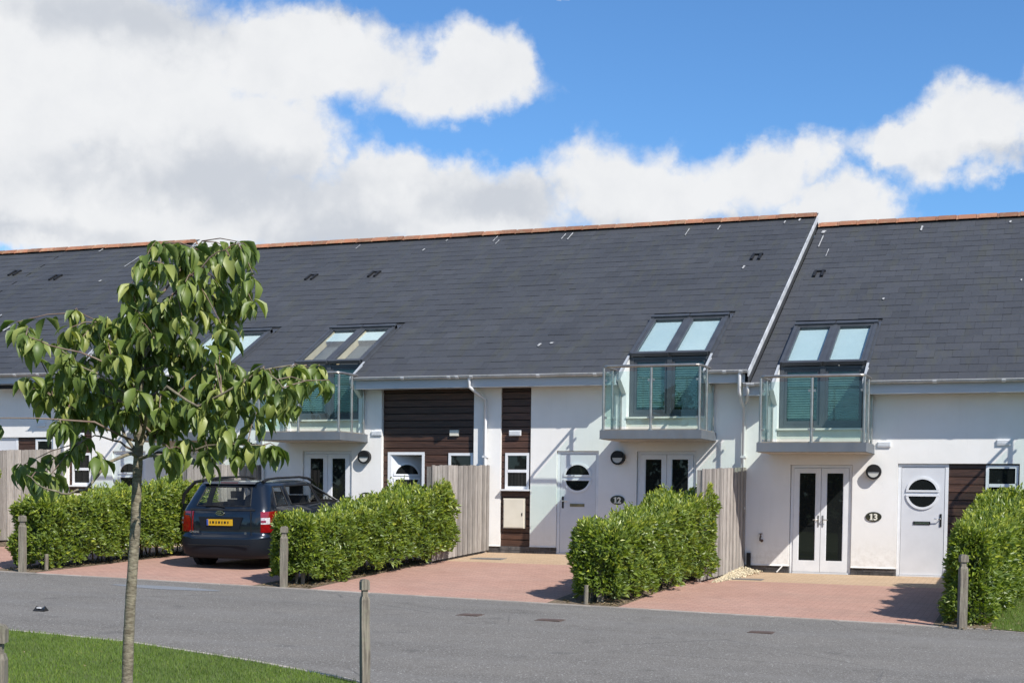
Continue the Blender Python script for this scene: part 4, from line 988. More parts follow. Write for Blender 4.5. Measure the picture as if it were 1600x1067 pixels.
# ---- number 9 (far left) and the one beyond, at the frame's edge
def house9():
    B = .5; x0, x1 = -21.7, -16.26
    h = thing('terraced_house', (-19, 0, B), 'leftmost white terraced house, only its end with brown panel and small window in view', 'house', 'white terraced houses')
    rx = x0+.0
    holes = [(-20.83, -19.65, B+.14, B+2.1), (-18.50, -16.42, B+.14, B+2.20)]
    cx = -20.24; cut = (cx-.88, cx+.88, -.6, .15)
    shell(h, x0, x1, B, holes, cut, drop=.3)
    XE, XR = -15.52, -17.38; edge = lambda y: XE+(XR-XE)*(y-EAV_Y)/(RIDGE_Y-EAV_Y)     # the end of this roof runs askew
    eaves(h, [(x0, cut[0]-.05), (cut[1]+.05, XE-.03)], B)
    roof(h, x0, XE, B, (cut[0], cut[1], 0, 1.9), [(-20.5+.0, 5.2)], [(-20.3, 2.7, .25, .035), (-19.4, 1.9, .3, .04), (-18.6, 5.9, .9, .02), (-18.3, 7.1, .4, .02), (-20.4, 7.2, .2, .03), (-18.7, 4.9, .08, .04)], edge=edge)
    gutter(h, [(x0, cut[0]-.07), (cut[1]+.07, XE)], B, [-17.05, -16.4], [])
    roof_windows(h, cx, B); balcony(h, cx, B)
    french_door(h, -20.82, -19.66, B, B+2.095, .075); front_door(h, -18.49, -17.46, B, B+2.19, .075, 'left', flap='black')
    cladding(h, -17.46, -16.96, B+.14, B+2.19, .07); MB().box(-16.96, -16.42, .05, .09, B+.14, B+1.36, 'wood').build('cladding_board', h)
    small_window(h, -16.95, -16.43, B+1.4, B+2.16, .065, B+1.78)
    MB().box(-17.46, -16.42, .02, .09, B-.3, B+.14, 'mortar').build('plinth', h)
    for a, b in ((x0, -20.83), (-19.65, -18.5), (-16.42, x1)): plinth(h, a, b, B-.02, B+.14)
    air_vent(h, -16.75, B+2.50)
    pipe_run(h, [(-16.12, EAV_Y-.03, B+3.62), (-16.12, EAV_Y-.03, B+3.3), (-16.06, -.2, B+3.1), (-16.03, -.085, B+3.0), (-16.03, -.075, B-.15)])
    verge(h, XE+.01, B, XR+.01)
house9()
def house8():
    B = .5; x0, x1 = -27.2, -21.7
    h = thing('terraced_house', (-24.4, 0, B), 'plain far end of the terrace, only its slate roof showing at the left edge', 'house', 'white terraced houses')
    shell(h, x0, x1, B, [], None); eaves(h, [(x0, x1)], B); roof(h, x0, x1, B, None, [(-22.3, 5.7)]); gutter(h, [(x0, x1)], B, [-24], [])
house8()

# ------------------------------------------------------------------ fences
def fence(a, b, z_near, z_far, label, end_post=True):
    """upright boards from the wall (a) out to b"""
    ax, ay = a; bx, by = b; L_ = math.hypot(bx-ax, by-ay); n = max(2, int(L_/.118)); zg = gz(ax, ay)
    f = thing('wooden_fence', (ax, ay, zg), label, 'fence', 'weathered fences between the drives')
    ang = math.atan2(by-ay, bx-ax); ux, uy = (bx-ax)/L_, (by-ay)/L_; nx, ny = -uy, ux
    if nx < 0: nx, ny = -nx, -ny
    for i in range(n):
        s0, s1 = L_*i/n+.003, L_*(i+1)/n-.003; t = (s0+s1)/2/L_; zt = z_near+(z_far-z_near)*t+random.uniform(-.008, .008)
        off = .0 if i % 2 else .014; off += random.uniform(-.002, .003)
        mb = MB(); zb = min(gz(ax+ux*s0, ay+uy*s0), gz(ax+ux*s1, ay+uy*s1))+.06
        q = [(ax+ux*s+nx*o, ay+uy*s+ny*o, z) for z in (zb, zt) for o in (off, off+.018) for s in (s0, s1)]
        mb.add(q, [(0, 2, 3, 1), (4, 5, 7, 6), (0, 1, 5, 4), (2, 6, 7, 3), (0, 4, 6, 2), (1, 3, 7, 5)], 'fence'); mb.build('fence_board', f)
    for k in range(3):
        z = zg+.35+k*.65; mb = MB(); q = [(ax+ux*s+nx*o, ay+uy*s+ny*o, z+dz) for dz in (0, .07) for o in (-.045, -.004) for s in (0.02, L_-.02)]
        mb.add(q, [(0, 2, 3, 1), (4, 5, 7, 6), (0, 1, 5, 4), (2, 6, 7, 3), (0, 4, 6, 2), (1, 3, 7, 5)], 'fence'); mb.build('rail', f)
    for s in ((.06, L_-.06) if end_post else (.06,)):
        px, py = ax+ux*s-nx*.05, ay+uy*s-ny*.05; zt = z_near+(z_far-z_near)*s/L_
        MB().box(px-.045, px+.045, py-.045, py+.045, gz(px, py), zt-.02, 'fence').build('post', f)
    return f
fence((-.03, -.01), (-.20, -2.95), 2.05, 1.95, 'weathered board fence between numbers 12 and 13, behind the middle hedge')
fence((-5.42, -.01), (-5.50, -2.8), 2.07, 2.00, 'weathered board fence between the brown timber panel and number 12')
fence((-10.84, -.01), (-10.95, -2.8), 2.07, 2.0, 'weathered board fence behind the roof of the blue car')
fence((-16.22, -.01), (-16.32, -2.9), 2.42, 2.28, 'weathered board fence at the far left beyond the tree')
fence((5.42, -.01), (5.36, -2.8), 1.98, 1.75, 'board fence at the right frame edge behind the last hedge')

# ------------------------------------------------------------------ hedges
def leaves_mesh(P, Nn, L_, Wd, seed, fold=.35):
    """P base points, Nn outward directions -> two-triangle folded leaves"""
    r = np.random.default_rng(seed); n = len(P)
    d = Nn + r.normal(0, .75, (n, 3)); d[:, 2] += .35; d /= np.linalg.norm(d, axis=1)[:, None]
    q = r.normal(0, 1, (n, 3)); s = np.cross(d, q); s /= np.linalg.norm(s, axis=1)[:, None]; up_ = np.cross(s, d)
    sc = r.uniform(.7, 1.25, (n, 1)); Ln = L_*sc; Wn = Wd*sc
    tip = P+d*Ln; mid = P+d*Ln*.45; a = mid+s*Wn*.5+up_*Wn*fold; b = mid-s*Wn*.5+up_*Wn*fold
    V = np.stack([P, a, tip, b], 1).reshape(-1, 3); i = np.arange(n)*4
    F = np.stack([np.stack([i, i+1, i+2], 1), np.stack([i, i+2, i+3], 1)], 1).reshape(-1, 3)
    return V, F
def hedge(x0, x1, y0, y1, zt0, zt1, label, seed, n=26000, lift=.22, flare=.35):
    """y0 = road end, y1 = house end; zt = top height at each end; clipped but lumpy"""
    r = np.random.default_rng(seed); h = thing('laurel_hedge', ((x0+x1)/2, (y0+y1)/2, gz((x0+x1)/2, (y0+y1)/2)), label, 'hedge', 'clipped laurel hedges beside the drives')
    o0 = np.array(ORG[h.name])
    wx, wy = (x1-x0)/2, (y1-y0)/2; cx, cy = (x0+x1)/2, (y0+y1)/2
    def sample(n, inner=0.0):
        # points on a rounded box surface in unit cube, then mapped
        A = np.array([2*wx*1.3, 2*wx*1.3, 2*wy*1.3, 2*wy*1.3, 4*wx*wy]); f = r.choice(5, n, p=A/A.sum())
        u = r.uniform(-1, 1, n); v = r.uniform(-1, 1, n); P = np.zeros((n, 3)); Nn = np.zeros((n, 3))
        for k, (ax, s) in enumerate(((1, -1), (1, 1), (0, -1), (0, 1), (2, 1))):
            m_ = f == k; o = [i for i in (0, 1, 2) if i != ax]
            P[m_, ax] = s; P[np.ix_(m_, [o[0]])] = u[m_][:, None]; P[np.ix_(m_, [o[1]])] = v[m_][:, None]; Nn[m_, ax] = s
        return P, Nn
    def warp(P, Nn, depth):
        # unit cube -> hedge volume, rounded corners, lumps
        Y = cy+P[:, 1]*wy; t = (Y-y0)/(y1-y0); X = cx+P[:, 0]*wx+flare*t*(P[:, 0]*.35+.65)
        G_ = np.array([gz(a, b) for a, b in zip(X, Y)]); top = zt0+(zt1-zt0)*np.clip(t, 0, 1)**1.6
        lo = G_+lift*np.clip(.45+t*1.2, 0, 1)+.07*np.sin(Y*4.1+seed)+.05*np.sin(Y*9.7+X*5); Z = lo+(top-lo)*(P[:, 2]+1)/2
        rad = .16
        ex = np.maximum(np.abs(P[:, 0])*wx-(wx-rad), 0); ey = np.maximum(np.abs(P[:, 1])*wy-(wy-rad), 0); ez = np.maximum(Z-(top-rad), 0)
        e = np.sqrt(ex**2+ey**2+ez**2); k = np.where(e > rad, rad/np.maximum(e, 1e-6), 1.0)
        X -= np.sign(P[:, 0])*ex*(1-k); Y -= np.sign(P[:, 1])*ey*(1-k); Z -= ez*(1-k)
        N2 = Nn+.0; N2[:, 0] += np.sign(P[:, 0])*ex/rad*.8; N2[:, 1] += np.sign(P[:, 1])*ey/rad*.8; N2[:, 2] += ez/rad*.8
        N2 /= np.linalg.norm(N2, axis=1)[:, None]
        lump = .045*np.sin(X*6.3+Y*3.1+seed)+.040*np.sin(Y*7.7-Z*5.3+seed*2)+.035*np.sin(Z*11+Y*5.1)+.03*np.sin(Y*15.1+X*12+Z*9)
        Q = np.stack([X, Y, Z], 1)+N2*(lump[:, None]-depth[:, None])
        return Q, N2
    P, Nn = sample(n); dep = np.abs(r.normal(0, .070, n))-.03; Q, N2 = warp(P, Nn, dep)
    # shoots standing proud of the clipped top
    V, F = leaves_mesh(Q, N2, .092, .041, seed)
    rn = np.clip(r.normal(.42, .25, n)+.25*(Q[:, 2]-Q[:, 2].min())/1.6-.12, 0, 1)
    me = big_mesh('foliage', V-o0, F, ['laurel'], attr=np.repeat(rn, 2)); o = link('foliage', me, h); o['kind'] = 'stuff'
    ns = 420; P, Nn = sample(ns); P[:, 2] = 1; Nn[:] = (0, 0, 1); Q, N2 = warp(P, Nn, np.zeros(ns)); k = 7
    Qr = np.repeat(Q, k, 0); Qr[:, 2] += np.tile(np.linspace(0, 1, k), ns)*np.repeat(r.uniform(.03, .16, ns), k); Qr[:, :2] += r.normal(0, .008, (ns*k, 2))
    V, F = leaves_mesh(Qr, np.repeat(N2, k, 0), .075, .03, seed+5)
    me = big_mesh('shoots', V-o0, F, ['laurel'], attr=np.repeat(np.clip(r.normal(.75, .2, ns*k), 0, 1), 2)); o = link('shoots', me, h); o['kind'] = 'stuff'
    # solid shell added to block light; shade of inner foliage put into its colour
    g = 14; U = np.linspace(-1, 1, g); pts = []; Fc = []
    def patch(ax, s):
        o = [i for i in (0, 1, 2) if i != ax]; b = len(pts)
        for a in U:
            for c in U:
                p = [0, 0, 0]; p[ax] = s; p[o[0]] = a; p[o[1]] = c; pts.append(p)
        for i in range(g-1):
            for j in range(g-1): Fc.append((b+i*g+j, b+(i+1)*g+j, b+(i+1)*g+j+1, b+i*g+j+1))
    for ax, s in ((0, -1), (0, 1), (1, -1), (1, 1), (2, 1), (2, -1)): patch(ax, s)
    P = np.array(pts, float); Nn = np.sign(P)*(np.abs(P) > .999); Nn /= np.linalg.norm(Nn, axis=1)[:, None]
    Q, N2 = warp(P, Nn, np.full(len(P), .19)); me = big_mesh('dark_inner_shell', Q-o0, np.array(Fc), ['core'], smooth=True); o = link('dark_inner_shell', me, h); o['kind'] = 'stuff'
    # stems along the foot
    st = MB(); y = y0+.25
    while y < y1-.15:
        for _ in range(2):
            x = cx+r.uniform(-.3, .3)*wx*2*.8; yy = y+r.uniform(-.1, .1); z = gz(x, yy)
            st.tube([(x, yy, z-.03), (x+r.uniform(-.04, .04), yy+r.uniform(-.05, .05), z+.2), (x+r.uniform(-.16, .16), yy+r.uniform(-.15, .15), z+.5)], [.022, .016, .01], 'bark', 6, cap=False)
        y += .28
    o = st.build('stems', h, recalc=False); o['kind'] = 'stuff'
    # dead leaves on the soil
    nl = 500; X = r.uniform(x0-.05, x1+.12, nl); Y = r.uniform(y0, y1, nl); Pz = np.array([(a, b, gz(a, b)+.02) for a, b in zip(X, Y)])
    return h
hedge(-1.16, -.45, -7.22, -2.35, .94, 1.53, 'clipped laurel hedge in the middle, between the drives of numbers 12 and 13', 11)
hedge(-6.50, -5.74, -7.12, -2.2, .97, 1.62, 'clipped laurel hedge beside the blue car, in front of number 11', 12, flare=.52)
hedge(-11.9, -11.1, -7.0, -2.0, 1.24, 1.66, 'clipped laurel hedge left of the blue car, behind the tree trunk', 13)
hedge(-17.3, -16.5, -7.0, -2.2, 1.5, 1.9, 'clipped laurel hedge at the left frame edge', 14, 12000)
hedge(4.36, 4.84, -7.15, -2.3, .98, 1.58, 'clipped laurel hedge at the right frame edge beside number 13', 15, flare=.62)
# fallen leaves and chips on the soil under the hedges
def scatter(name, boxes, n, size, mt, label, seed, flat=True):
    r = np.random.default_rng(seed); Vs = []; Fs = []; nv = 0
    for k in range(n):
        x0, x1, y0, y1 = boxes[r.integers(len(boxes))]; x, y = r.uniform(x0, x1), r.uniform(y0, y1); s = size*r.uniform(.5, 1.5); a = r.uniform(0, 6.28); z = gz(x, y)+.014
        c, q = math.cos(a)*s, math.sin(a)*s
        Vs += [(x-c, y-q, z), (x+q*.5, y-c*.5, z+s*.5), (x+c, y+q, z+s*.15), (x-q*.5, y+c*.5, z+s*.3)]; Fs.append((nv, nv+1, nv+2, nv+3)); nv += 4
    o = link(name, big_mesh(name, np.array(Vs), np.array(Fs), [mt], attr=r.uniform(0, 1, n))); tag(o, label, kind='stuff'); return o
M['deadleaf'] = leaf_mat('dead_leaf', (0.16, 0.10, 0.05), (0.28, 0.20, 0.11), (0.42, 0.36, 0.24), 0.1, 0.8)
scatter('fallen_leaves', [(-1.4, -.38, -7.4, -2), (-6.6, -5.6, -7.4, -2), (-12, -11, -7.4, -2), (4.2, 5.4, -7.7, -3), (-1.0, -.42, -7.4, -2), (-6.1, -5.62, -7.4, -2)], 2600, .028, 'deadleaf', 'dry fallen leaves and chips on the soil beds', 3)
scatter('lawn_litter', [(-5.5, -1.2, -17.2, -15.2)], 90, .022, 'deadleaf', 'a few dry leaves lying on the lawn', 9)
# gravel heap at the foot of the fence
r = np.random.default_rng(5); mb = MB(); k = 0
gv = []; gf = []; nv = 0
ico = [(-1, 0, 0), (1, 0, 0), (0, -1, 0), (0, 1, 0), (0, 0, -1), (0, 0, 1)]; icf = [(0, 2, 5), (2, 1, 5), (1, 3, 5), (3, 0, 5), (2, 0, 4), (1, 2, 4), (3, 1, 4), (0, 3, 4)]
for _ in range(1500):
    t = r.beta(1.1, 1.6); y = -.10-t*2.6; wdt = .50*(1-.75*t); x = -.10+r.beta(1, 2)*wdt+.04; hgt = .13*(1-(x+.1)/max(wdt, .01)*.8)*(1-t)
    z = gz(x, y)+.012+max(hgt, 0)*r.uniform(.3, 1); s = r.uniform(.014, .030)
    Rm = np.linalg.qr(r.normal(0, 1, (3, 3)))[0]
    for v in ico: q = Rm@(np.array(v)*np.array([1, .8, .6])*s); gv.append((x+q[0], y+q[1], z+q[2]))
    for f in icf: gf.append((nv+f[0], nv+f[1], nv+f[2]))
    nv += 6
o = link('gravel', big_mesh('gravel', np.array(gv), np.array(gf), ['gravel'])); tag(o, 'cream gravel heaped along the foot of the fence by number 13', kind='stuff')

# ------------------------------------------------------------------ posts along the road
def post(x, y, h, label, w_=.105, rz=.15, seed=1):
    rr = random.Random(seed); z = gz(x, y); p = thing('wooden_post', (x, y, z), label, 'post', 'weathered wooden posts'); p.rotation_euler = (rr.uniform(-.012, .012), rr.uniform(-.012, .012), rz)
    o = ORG[p.name].copy(); ORG[p.name] = Vector((0, 0, 0)); a = w_/2
    mb = MB(); zs = [-.3, .02, h*.3, h*.6, h-.20, h-.165]; vs = []
    for i, zz in enumerate(zs):
        s = 1 if i < 5 else .80
        for (cx, cy) in ((-a, -a), (a, -a), (a, a), (-a, a)):
            j = .004*(i in (2, 3)); vs.append((cx*s+rr.uniform(-j, j), cy*s+rr.uniform(-j, j), zz))
    fs = [(i*4+j, i*4+(j+1) % 4, (i+1)*4+(j+1) % 4, (i+1)*4+j) for i in range(len(zs)-1) for j in range(4)] + [tuple(range(len(vs)-4, len(vs)))]
    mb.add(vs, fs, 'post'); mb.build('shaft', p)
    MB().box(-a*.66, a*.66, -a*.66, a*.66, h-.166, h-.105, 'post').build('neck', p)
    b = a*1.02; t = h
    mb = MB(); prof = [(-b, h-.105), (-b, h-.03), (-b*.72, h-.008), (0, h), (b*.72, h-.008), (b, h-.03), (b, h-.105)]
    mb.prism(prof, 'y', -b, b, 'post'); mb.build('head', p)
    ORG[p.name] = o; return p
post(4.53, -7.62, 1.02, 'weathered post at the road edge before the right hand hedge', rz=.35, seed=3)
post(-.80, -7.02, .86, 'weathered post half sunk in the end of the middle hedge', rz=.3, seed=4)
post(-6.07, -7.42, 1.0, 'weathered post at the road edge just right of the car', rz=.28, seed=5)
post(-11.25, -7.45, 1.0, 'weathered post at the road edge left of the tree trunk', rz=.25, seed=6)
post(-.36, -16.0, 1.02, 'tall weathered post standing in the lawn corner, nearest the middle', w_=.078, rz=.75, seed=7)
post(.20, -21.75, 1.10, 'weathered post cut off by the left frame edge on the lawn', w_=.105, rz=.5, seed=8)
for (x, y, lab) in ((-5.98, -6.95, 'short pale stake at the foot of the hedge by the car'), (-11.1, -7.0, 'short pale stake at the foot of the left hedge'), (-.93, -7.36, 'short broken stake at the foot of the middle hedge')):
    z = gz(x, y); mb = MB(); mb.tube([(x, y, z-.1), (x+.01, y, z+.30)], .035, 'post', 8); mb.build('stake', None, lab, 'stake', group='short stakes under the hedges')

# ------------------------------------------------------------------ car
def car():
    cxx, y0 = -8.55, -5.36; g0, g1 = gz(cxx, -4.5)+.006, gz(cxx, -1.8)+.006
    c = thing('parked_car', (cxx, y0, 0), 'dark blue estate car parked on the drive with its left side door open', 'car')
    pitch = math.atan2(g1-g0, 2.7); c.rotation_euler = (pitch, 0, 0); c.scale = (1.03, 1, 1); c.location = (cxx, y0, g0-math.tan(pitch)*.86)
    ORG[c.name] = Vector((0, 0, 0))
    # slices: z, half width, rear y, front y, corner radius (rear), belt fraction
    sl_ = [(.20, .82, .04, 4.44, .32), (.28, .875, -.035, 4.53, .30), (.42, .89, -.050, 4.55, .28), (.56, .895, -.050, 4.55, .26), (.605, .895, -.040, 4.54, .24), (.625, .880, .035, 4.52, .20),
           (.70, .890, .030, 4.50, .20), (.86, .893, .035, 4.45, .20), (1.00, .880, .055, 4.20, .20), (1.06, .868, .075, 3.70, .20), (1.10, .858, .095, 3.45, .20),
           (1.15, .842, .125, 3.30, .20), (1.49, .708, .345, 2.46, .18), (1.555, .655, .375, 2.26, .17), (1.585, .55, .44, 2.1, .16), (1.595, .30, .8, 1.9, .12)]
    belt = [.55, .98, 1.12, 2.18, 2.30, 3.05]; top = [.66, .96, 1.10, 2.10, 2.20, 2.30]
    rings = []
    for (z, w_, yr, yf, rc) in sl_:
        t = min(max((z-1.10)/(1.49-1.10), 0), 1); t2 = min(max((z-1.49)/.1, 0), 1)
        side = [belt[i]*(1-t)+top[i]*t for i in range(6)]
        half = []
        k = w_/.86
        for fx in (0, .22, .44, .56):  half.append((fx*min(k, 1.0) if z > 1.1 else fx, yr+.035*(fx/.6)**2))
        # corner arc
        bx, by = half[-1]
        for a in (25, 50, 75):
            half.append((w_-rc+rc*math.sin(R_(a)), yr+.04+rc-rc*math.cos(R_(a))))
        half.append((w_, yr+.05+rc))
        hi = yf-.35
        ss = [max(min(s, hi-.02*(5-i)), yr+.05+rc+.02*(i+1)) for i, s in enumerate(side)]
        for s in ss: half.append((w_, s))
        half.append((w_*.985, max(hi, ss[-1]+.02))); half.append((w_*.90, yf-.12)); half.append((w_*.62, yf-.02)); half.append((0, yf))
        rings.append([(x, y, z) for x, y in half])
    nh = len(rings[0])
    def ringpts(h): return [(x, y, z) for x, y, z in h] + [(-x, y, z) for x, y, z in h[-2:0:-1]]
    RG = [ringpts(h) for h in rings]; n = len(RG[0])
    def seg_sym(i):  # segment index i between ring point i and i+1, on mirrored side map back
        return i if i < nh-1 else n-1-i
    glass = {}; mb = MB(); vs = [p for rg in RG for p in rg]
    iw = 11  # window band between slice 11 and 12
    names = {('rear',): (0, 1, 2), }
    fs = []
    def cls(i):
        s = seg_sym(i)
        if s in (0, 1, 2): return 'rear'
        if s == 8: return 'quarter'
        if s == 10: return 'sidea'
        if s == 12: return 'sideb'
        if s in (14, 15, 16): return 'wind'
        return None
    for k in range(len(RG)-1):
        for i in range(n):
            f = (k*n+i, k*n+(i+1) % n, (k+1)*n+(i+1) % n, (k+1)*n+i)
            if k == iw and cls(i):
                key = (cls(i), i < nh-1) if cls(i) not in ('rear', 'wind') else (cls(i), True)
                glass.setdefault(key, []).append(f)
            elif k in (0, 1, 2): fs.append((f, 'bumper'))
            else: fs.append((f, 'paint'))
    # wheel arches are dark discs let into the side
    for f, mt in fs: mb.add([vs[q] for q in f], [(0, 1, 2, 3)], mt, True)
    mb.add(RG[-1], [tuple(range(n))], 'paint', True); mb.add(RG[0], [tuple(range(n))[::-1]], 'bumper')
    import bmesh
    body = mb.build('body', c, recalc=False)
    bm = bmesh.new(); bm.from_mesh(body.data); bmesh.ops.remove_doubles(bm, verts=bm.verts, dist=.0004); bmesh.ops.recalc_face_normals(bm, faces=bm.faces)
    bm.to_mesh(body.data); bm.free()
    for key, fl in glass.items():
        g = MB()
        for f in fl: g.add([vs[q] for q in f], [(0, 1, 2, 3)], 'glass_car', True)
        nm = {'rear': 'rear_window', 'wind': 'windscreen'}.get(key[0], 'side_window')
        o = g.build(nm, c, recalc=False)
        # dark seal drawn round the glass as a thin frame
        us = {}
        for f in fl:
            for a, b in ((f[0], f[1]), (f[1], f[2]), (f[2], f[3]), (f[3], f[0])): us[frozenset((a, b))] = us.get(frozenset((a, b)), 0)+1
        sm = MB()
        for e, ct in us.items():
            if ct == 1:
                a, b = [Vector(vs[q]) for q in e]
                sm.tube([a, b], .016 if key[0] != 'rear' else .012, 'black', 5)
        sm.build('window_seal', o, recalc=False)
    # tailgate seam, plate recess, plate
    def rear_y(x, z):
        for k in range(len(sl_)-1):
            if sl_[k][0] <= z <= sl_[k+1][0]:
                t = (z-sl_[k][0])/(sl_[k+1][0]-sl_[k][0]); return sl_[k][2]*(1-t)+sl_[k+1][2]*t+.035*(abs(x)/.6)**2
        return 0
    tg = MB()
    tg.add([(x, rear_y(x, z)-.012, z) for z in (1.068, 1.098) for x in (-.66, -.33, 0, .33, .66)], [(i, i+1, i+6, i+5) for i in range(4)], 'black', True)
    tailg = tg.build('tailgate_strip', c, recalc=False)
    pl = MB(); pl.prism([(-.44, .955), (.44, .955), (.38, .735), (-.38, .735)], 'y', .024, .06, 'bumper'); plate_rec = pl.build('plate_recess', c)
    p = MB().box(-.26, .26, .008, .022, .80, .915, 'plate').build('number_plate', c)
    xx = -.20
    for wd in (.016, .034, .020, .032, .018, .034, .020):
        MB().box(xx+.008, xx+wd+.008, .003, .0078, .832+random.uniform(0, .010), .880, 'black').build('character', p); xx += wd+.034
    MB().box(-.258, -.225, .004, .0078, .803, .912, 'blueband').build('country_band', p)
    # badge
    bd = MB().disc((0, 1.025), .082, .043, .028, .06, 'chrome', n=26).build('badge', c)
    MB().disc((0, 1.025), .070, .033, .022, .0278, 'bumper', n=26).build('badge_face', bd)
    def lettering(txt, x, z, size, y, par):
        cu = bpy.data.curves.new('lettering', 'FONT'); cu.body = txt; cu.size = size; cu.extrude = .002; cu.offset = .001; cu.align_x = 'CENTER'; cu.materials.append(M['chrome'])
        o = text_mesh('lettering', cu); o.parent = par; o.rotation_euler = (math.pi/2, 0, 0); o.location = (x, y, z)
    lettering('KIA', 0, 1.008, .05, .019, bd); lettering('CARENS', -.52, .665, .052, .012, c); lettering('LS', .52, .655, .045, .012, c)
    # tail lights wrap the corner
    def wrap(z0, z1, i0, i1, mt, out, par, name, side):
        g = MB(); zz = [z0, (z0+z1)/2, z1]; vv = []
        for z in zz:
            for k in range(len(sl_)-1):
                if sl_[k][0] <= z <= sl_[k+1][0]: break
            t = (z-sl_[k][0])/(sl_[k+1][0]-sl_[k][0])
            for i in range(i0, i1+1):
                a, b = Vector(rings[k][i]), Vector(rings[k+1][i]); q = a.lerp(b, t); d = Vector((q.x-.0, q.y-1.2, 0)).normalized()
                nn = Vector((q.x*.9, (q.y-.45), 0)).normalized(); q = q+nn*out; vv.append((q.x*side, q.y, z))
        m_ = i1-i0+1
        g.add(vv, [(r_*m_+i, r_*m_+i+1, (r_+1)*m_+i+1, (r_+1)*m_+i) for r_ in range(2) for i in range(m_-1)], mt, True)
        return g.build(name, par, recalc=False)
    for s in (1, -1):
        tl = wrap(.68, 1.055, 4 if s > 0 else 3, 8, 'redlens', .012, c, 'tail_light', s)
        wrap(.83, .945, 4, 6, 'clearlens', .017, tl, 'clear_lens', s)
        wrap(.86, .90, 4, 5, 'redlens', .022, tl, 'indicator', s)
        MB().box(s*.604-.004, s*.604+.004, .055, .075, .64, 1.06, 'black').build('panel_gap', c)
    MB().box(-.17, .17, .375, .40, 1.545, 1.575, 'redlens').build('brake_light', c)
    MB().prism([(.335, 1.548), (.42, 1.585), (.58, 1.597), (.60, 1.56), (.36, 1.540)], 'x', -.54, .54, 'paint').build('rear_spoiler', c)
    mb = MB(); mb.tube([(.06, .09, 1.13), (-.10, .105, 1.155), (-.36, .115, 1.15)], .011, 'black', 5); mb.build('rear_wiper', c)
    mb = MB(); mb.box(-.62, .62, -.062, -.045, .44, .455, 'black'); mb.build('bumper_groove', c)
    for s in (-1, 1):
        x = s*.60; MB().tube([(x*1.02, .50, 1.575), (x, .62, 1.615), (x*.99, 1.0, 1.640), (x*.98, 1.9, 1.640), (x*.98, 2.22, 1.612), (x*1.0, 2.38, 1.565)], [.034, .026, .021, .021, .026, .034], 'black', 8).build('roof_rail', c)
    # wheels
    for s in (-1, 1):
        for y in (.88, 3.58):
            x = s*.79; w_ = MB()
            w_.tube([(x-.105, y, .315), (x-.09, y, .315), (x+.09, y, .315), (x+.105, y, .315)], [.28, .312, .312, .28], 'tyre', 28)
            wh = w_.build('wheel', c); MB().tube([(x-s*.0+s*.09, y, .315), (x+s*.108, y, .315)], .20, 'rim', 20).build('rim', wh)
            MB().tube([(s*.80, y, .335), (s*.901, y, .335)], .375, 'tyre', 26).build('wheel_arch', c)
    # cabin
    cb = MB().box(-.70, .70, .35, 3.3, .5, .98, 'seat').build('cabin_floor', c)
    for x in (-.42, 0, .42):
        MB().prism([(1.35, .98), (1.50, .98), (1.42, 1.22), (1.31, 1.22)], 'x', x-.19, x+.19, 'seat').build('rear_seat', c)
        MB().box(x-.11, x+.11, 1.30, 1.39, 1.24, 1.38, 'seat').build('headrest', c)
    for x in (-.38, .38):
        MB().prism([(2.25, .98), (2.42, .98), (2.27, 1.28), (2.16, 1.28)], 'x', x-.21, x+.21, 'seat').build('front_seat', c)
        MB().box(x-.12, x+.12, 2.12, 2.22, 1.30, 1.47, 'seat').build('headrest', c)
    mb = MB(); mb.prism([(.10, .98), (.26, .98), (.30, 1.19), (.24, 1.32), (.12, 1.36), (-.02, 1.28), (-.04, 1.12)], 'y', .95, 1.15, 'seat'); mb.build('bag_on_shelf', c)
    # mirror
    MB().box(.90, 1.06, 3.0, 3.09, 1.08, 1.22, 'paint').build('door_mirror', c)
    # opened side door, hinged at its front edge
    hy, hx = 2.22, -.885; a = R_(84)
    def T(p):  # p=(along door from hinge, thickness outwards, z)
        u, t, z = p; return (hx - u*math.sin(a) - t*math.cos(a), hy - u*math.cos(a) + t*math.sin(a), z)
    def lean(z): return 0.32*max(z-1.1, 0)
    dm = MB(); vv = [T((u, t-lean(z)*0, z)) for z in (.35, .75, 1.09) for u in (.0, 1.20) for t in (0, .09)]
    dm.add(vv, [(0, 1, 5, 4), (4, 5, 9, 8), (2, 6, 7, 3), (6, 10, 11, 7), (0, 4, 6, 2), (4, 8, 10, 6), (1, 3, 7, 5), (5, 7, 11, 9), (8, 9, 11, 10), (0, 2, 3, 1)], 'paint')
    dr = dm.build('open_door', c)
    fr_ = MB(); pts = [T((.02, .04, 1.09)), T((.05, .02, 1.45)), T((.12, .0, 1.56)), T((.62, -.02, 1.575)), T((.92, -.01, 1.52)), T((1.16, .0, 1.28)), T((1.21, .02, 1.09))]
    fr_.tube(pts, .034, 'black', 6).build('door_frame', dr)
    MB().add([tuple(q) for q in pts], [tuple(range(7))], 'glass_car').build('door_glass', dr, recalc=False)
    return c
car()

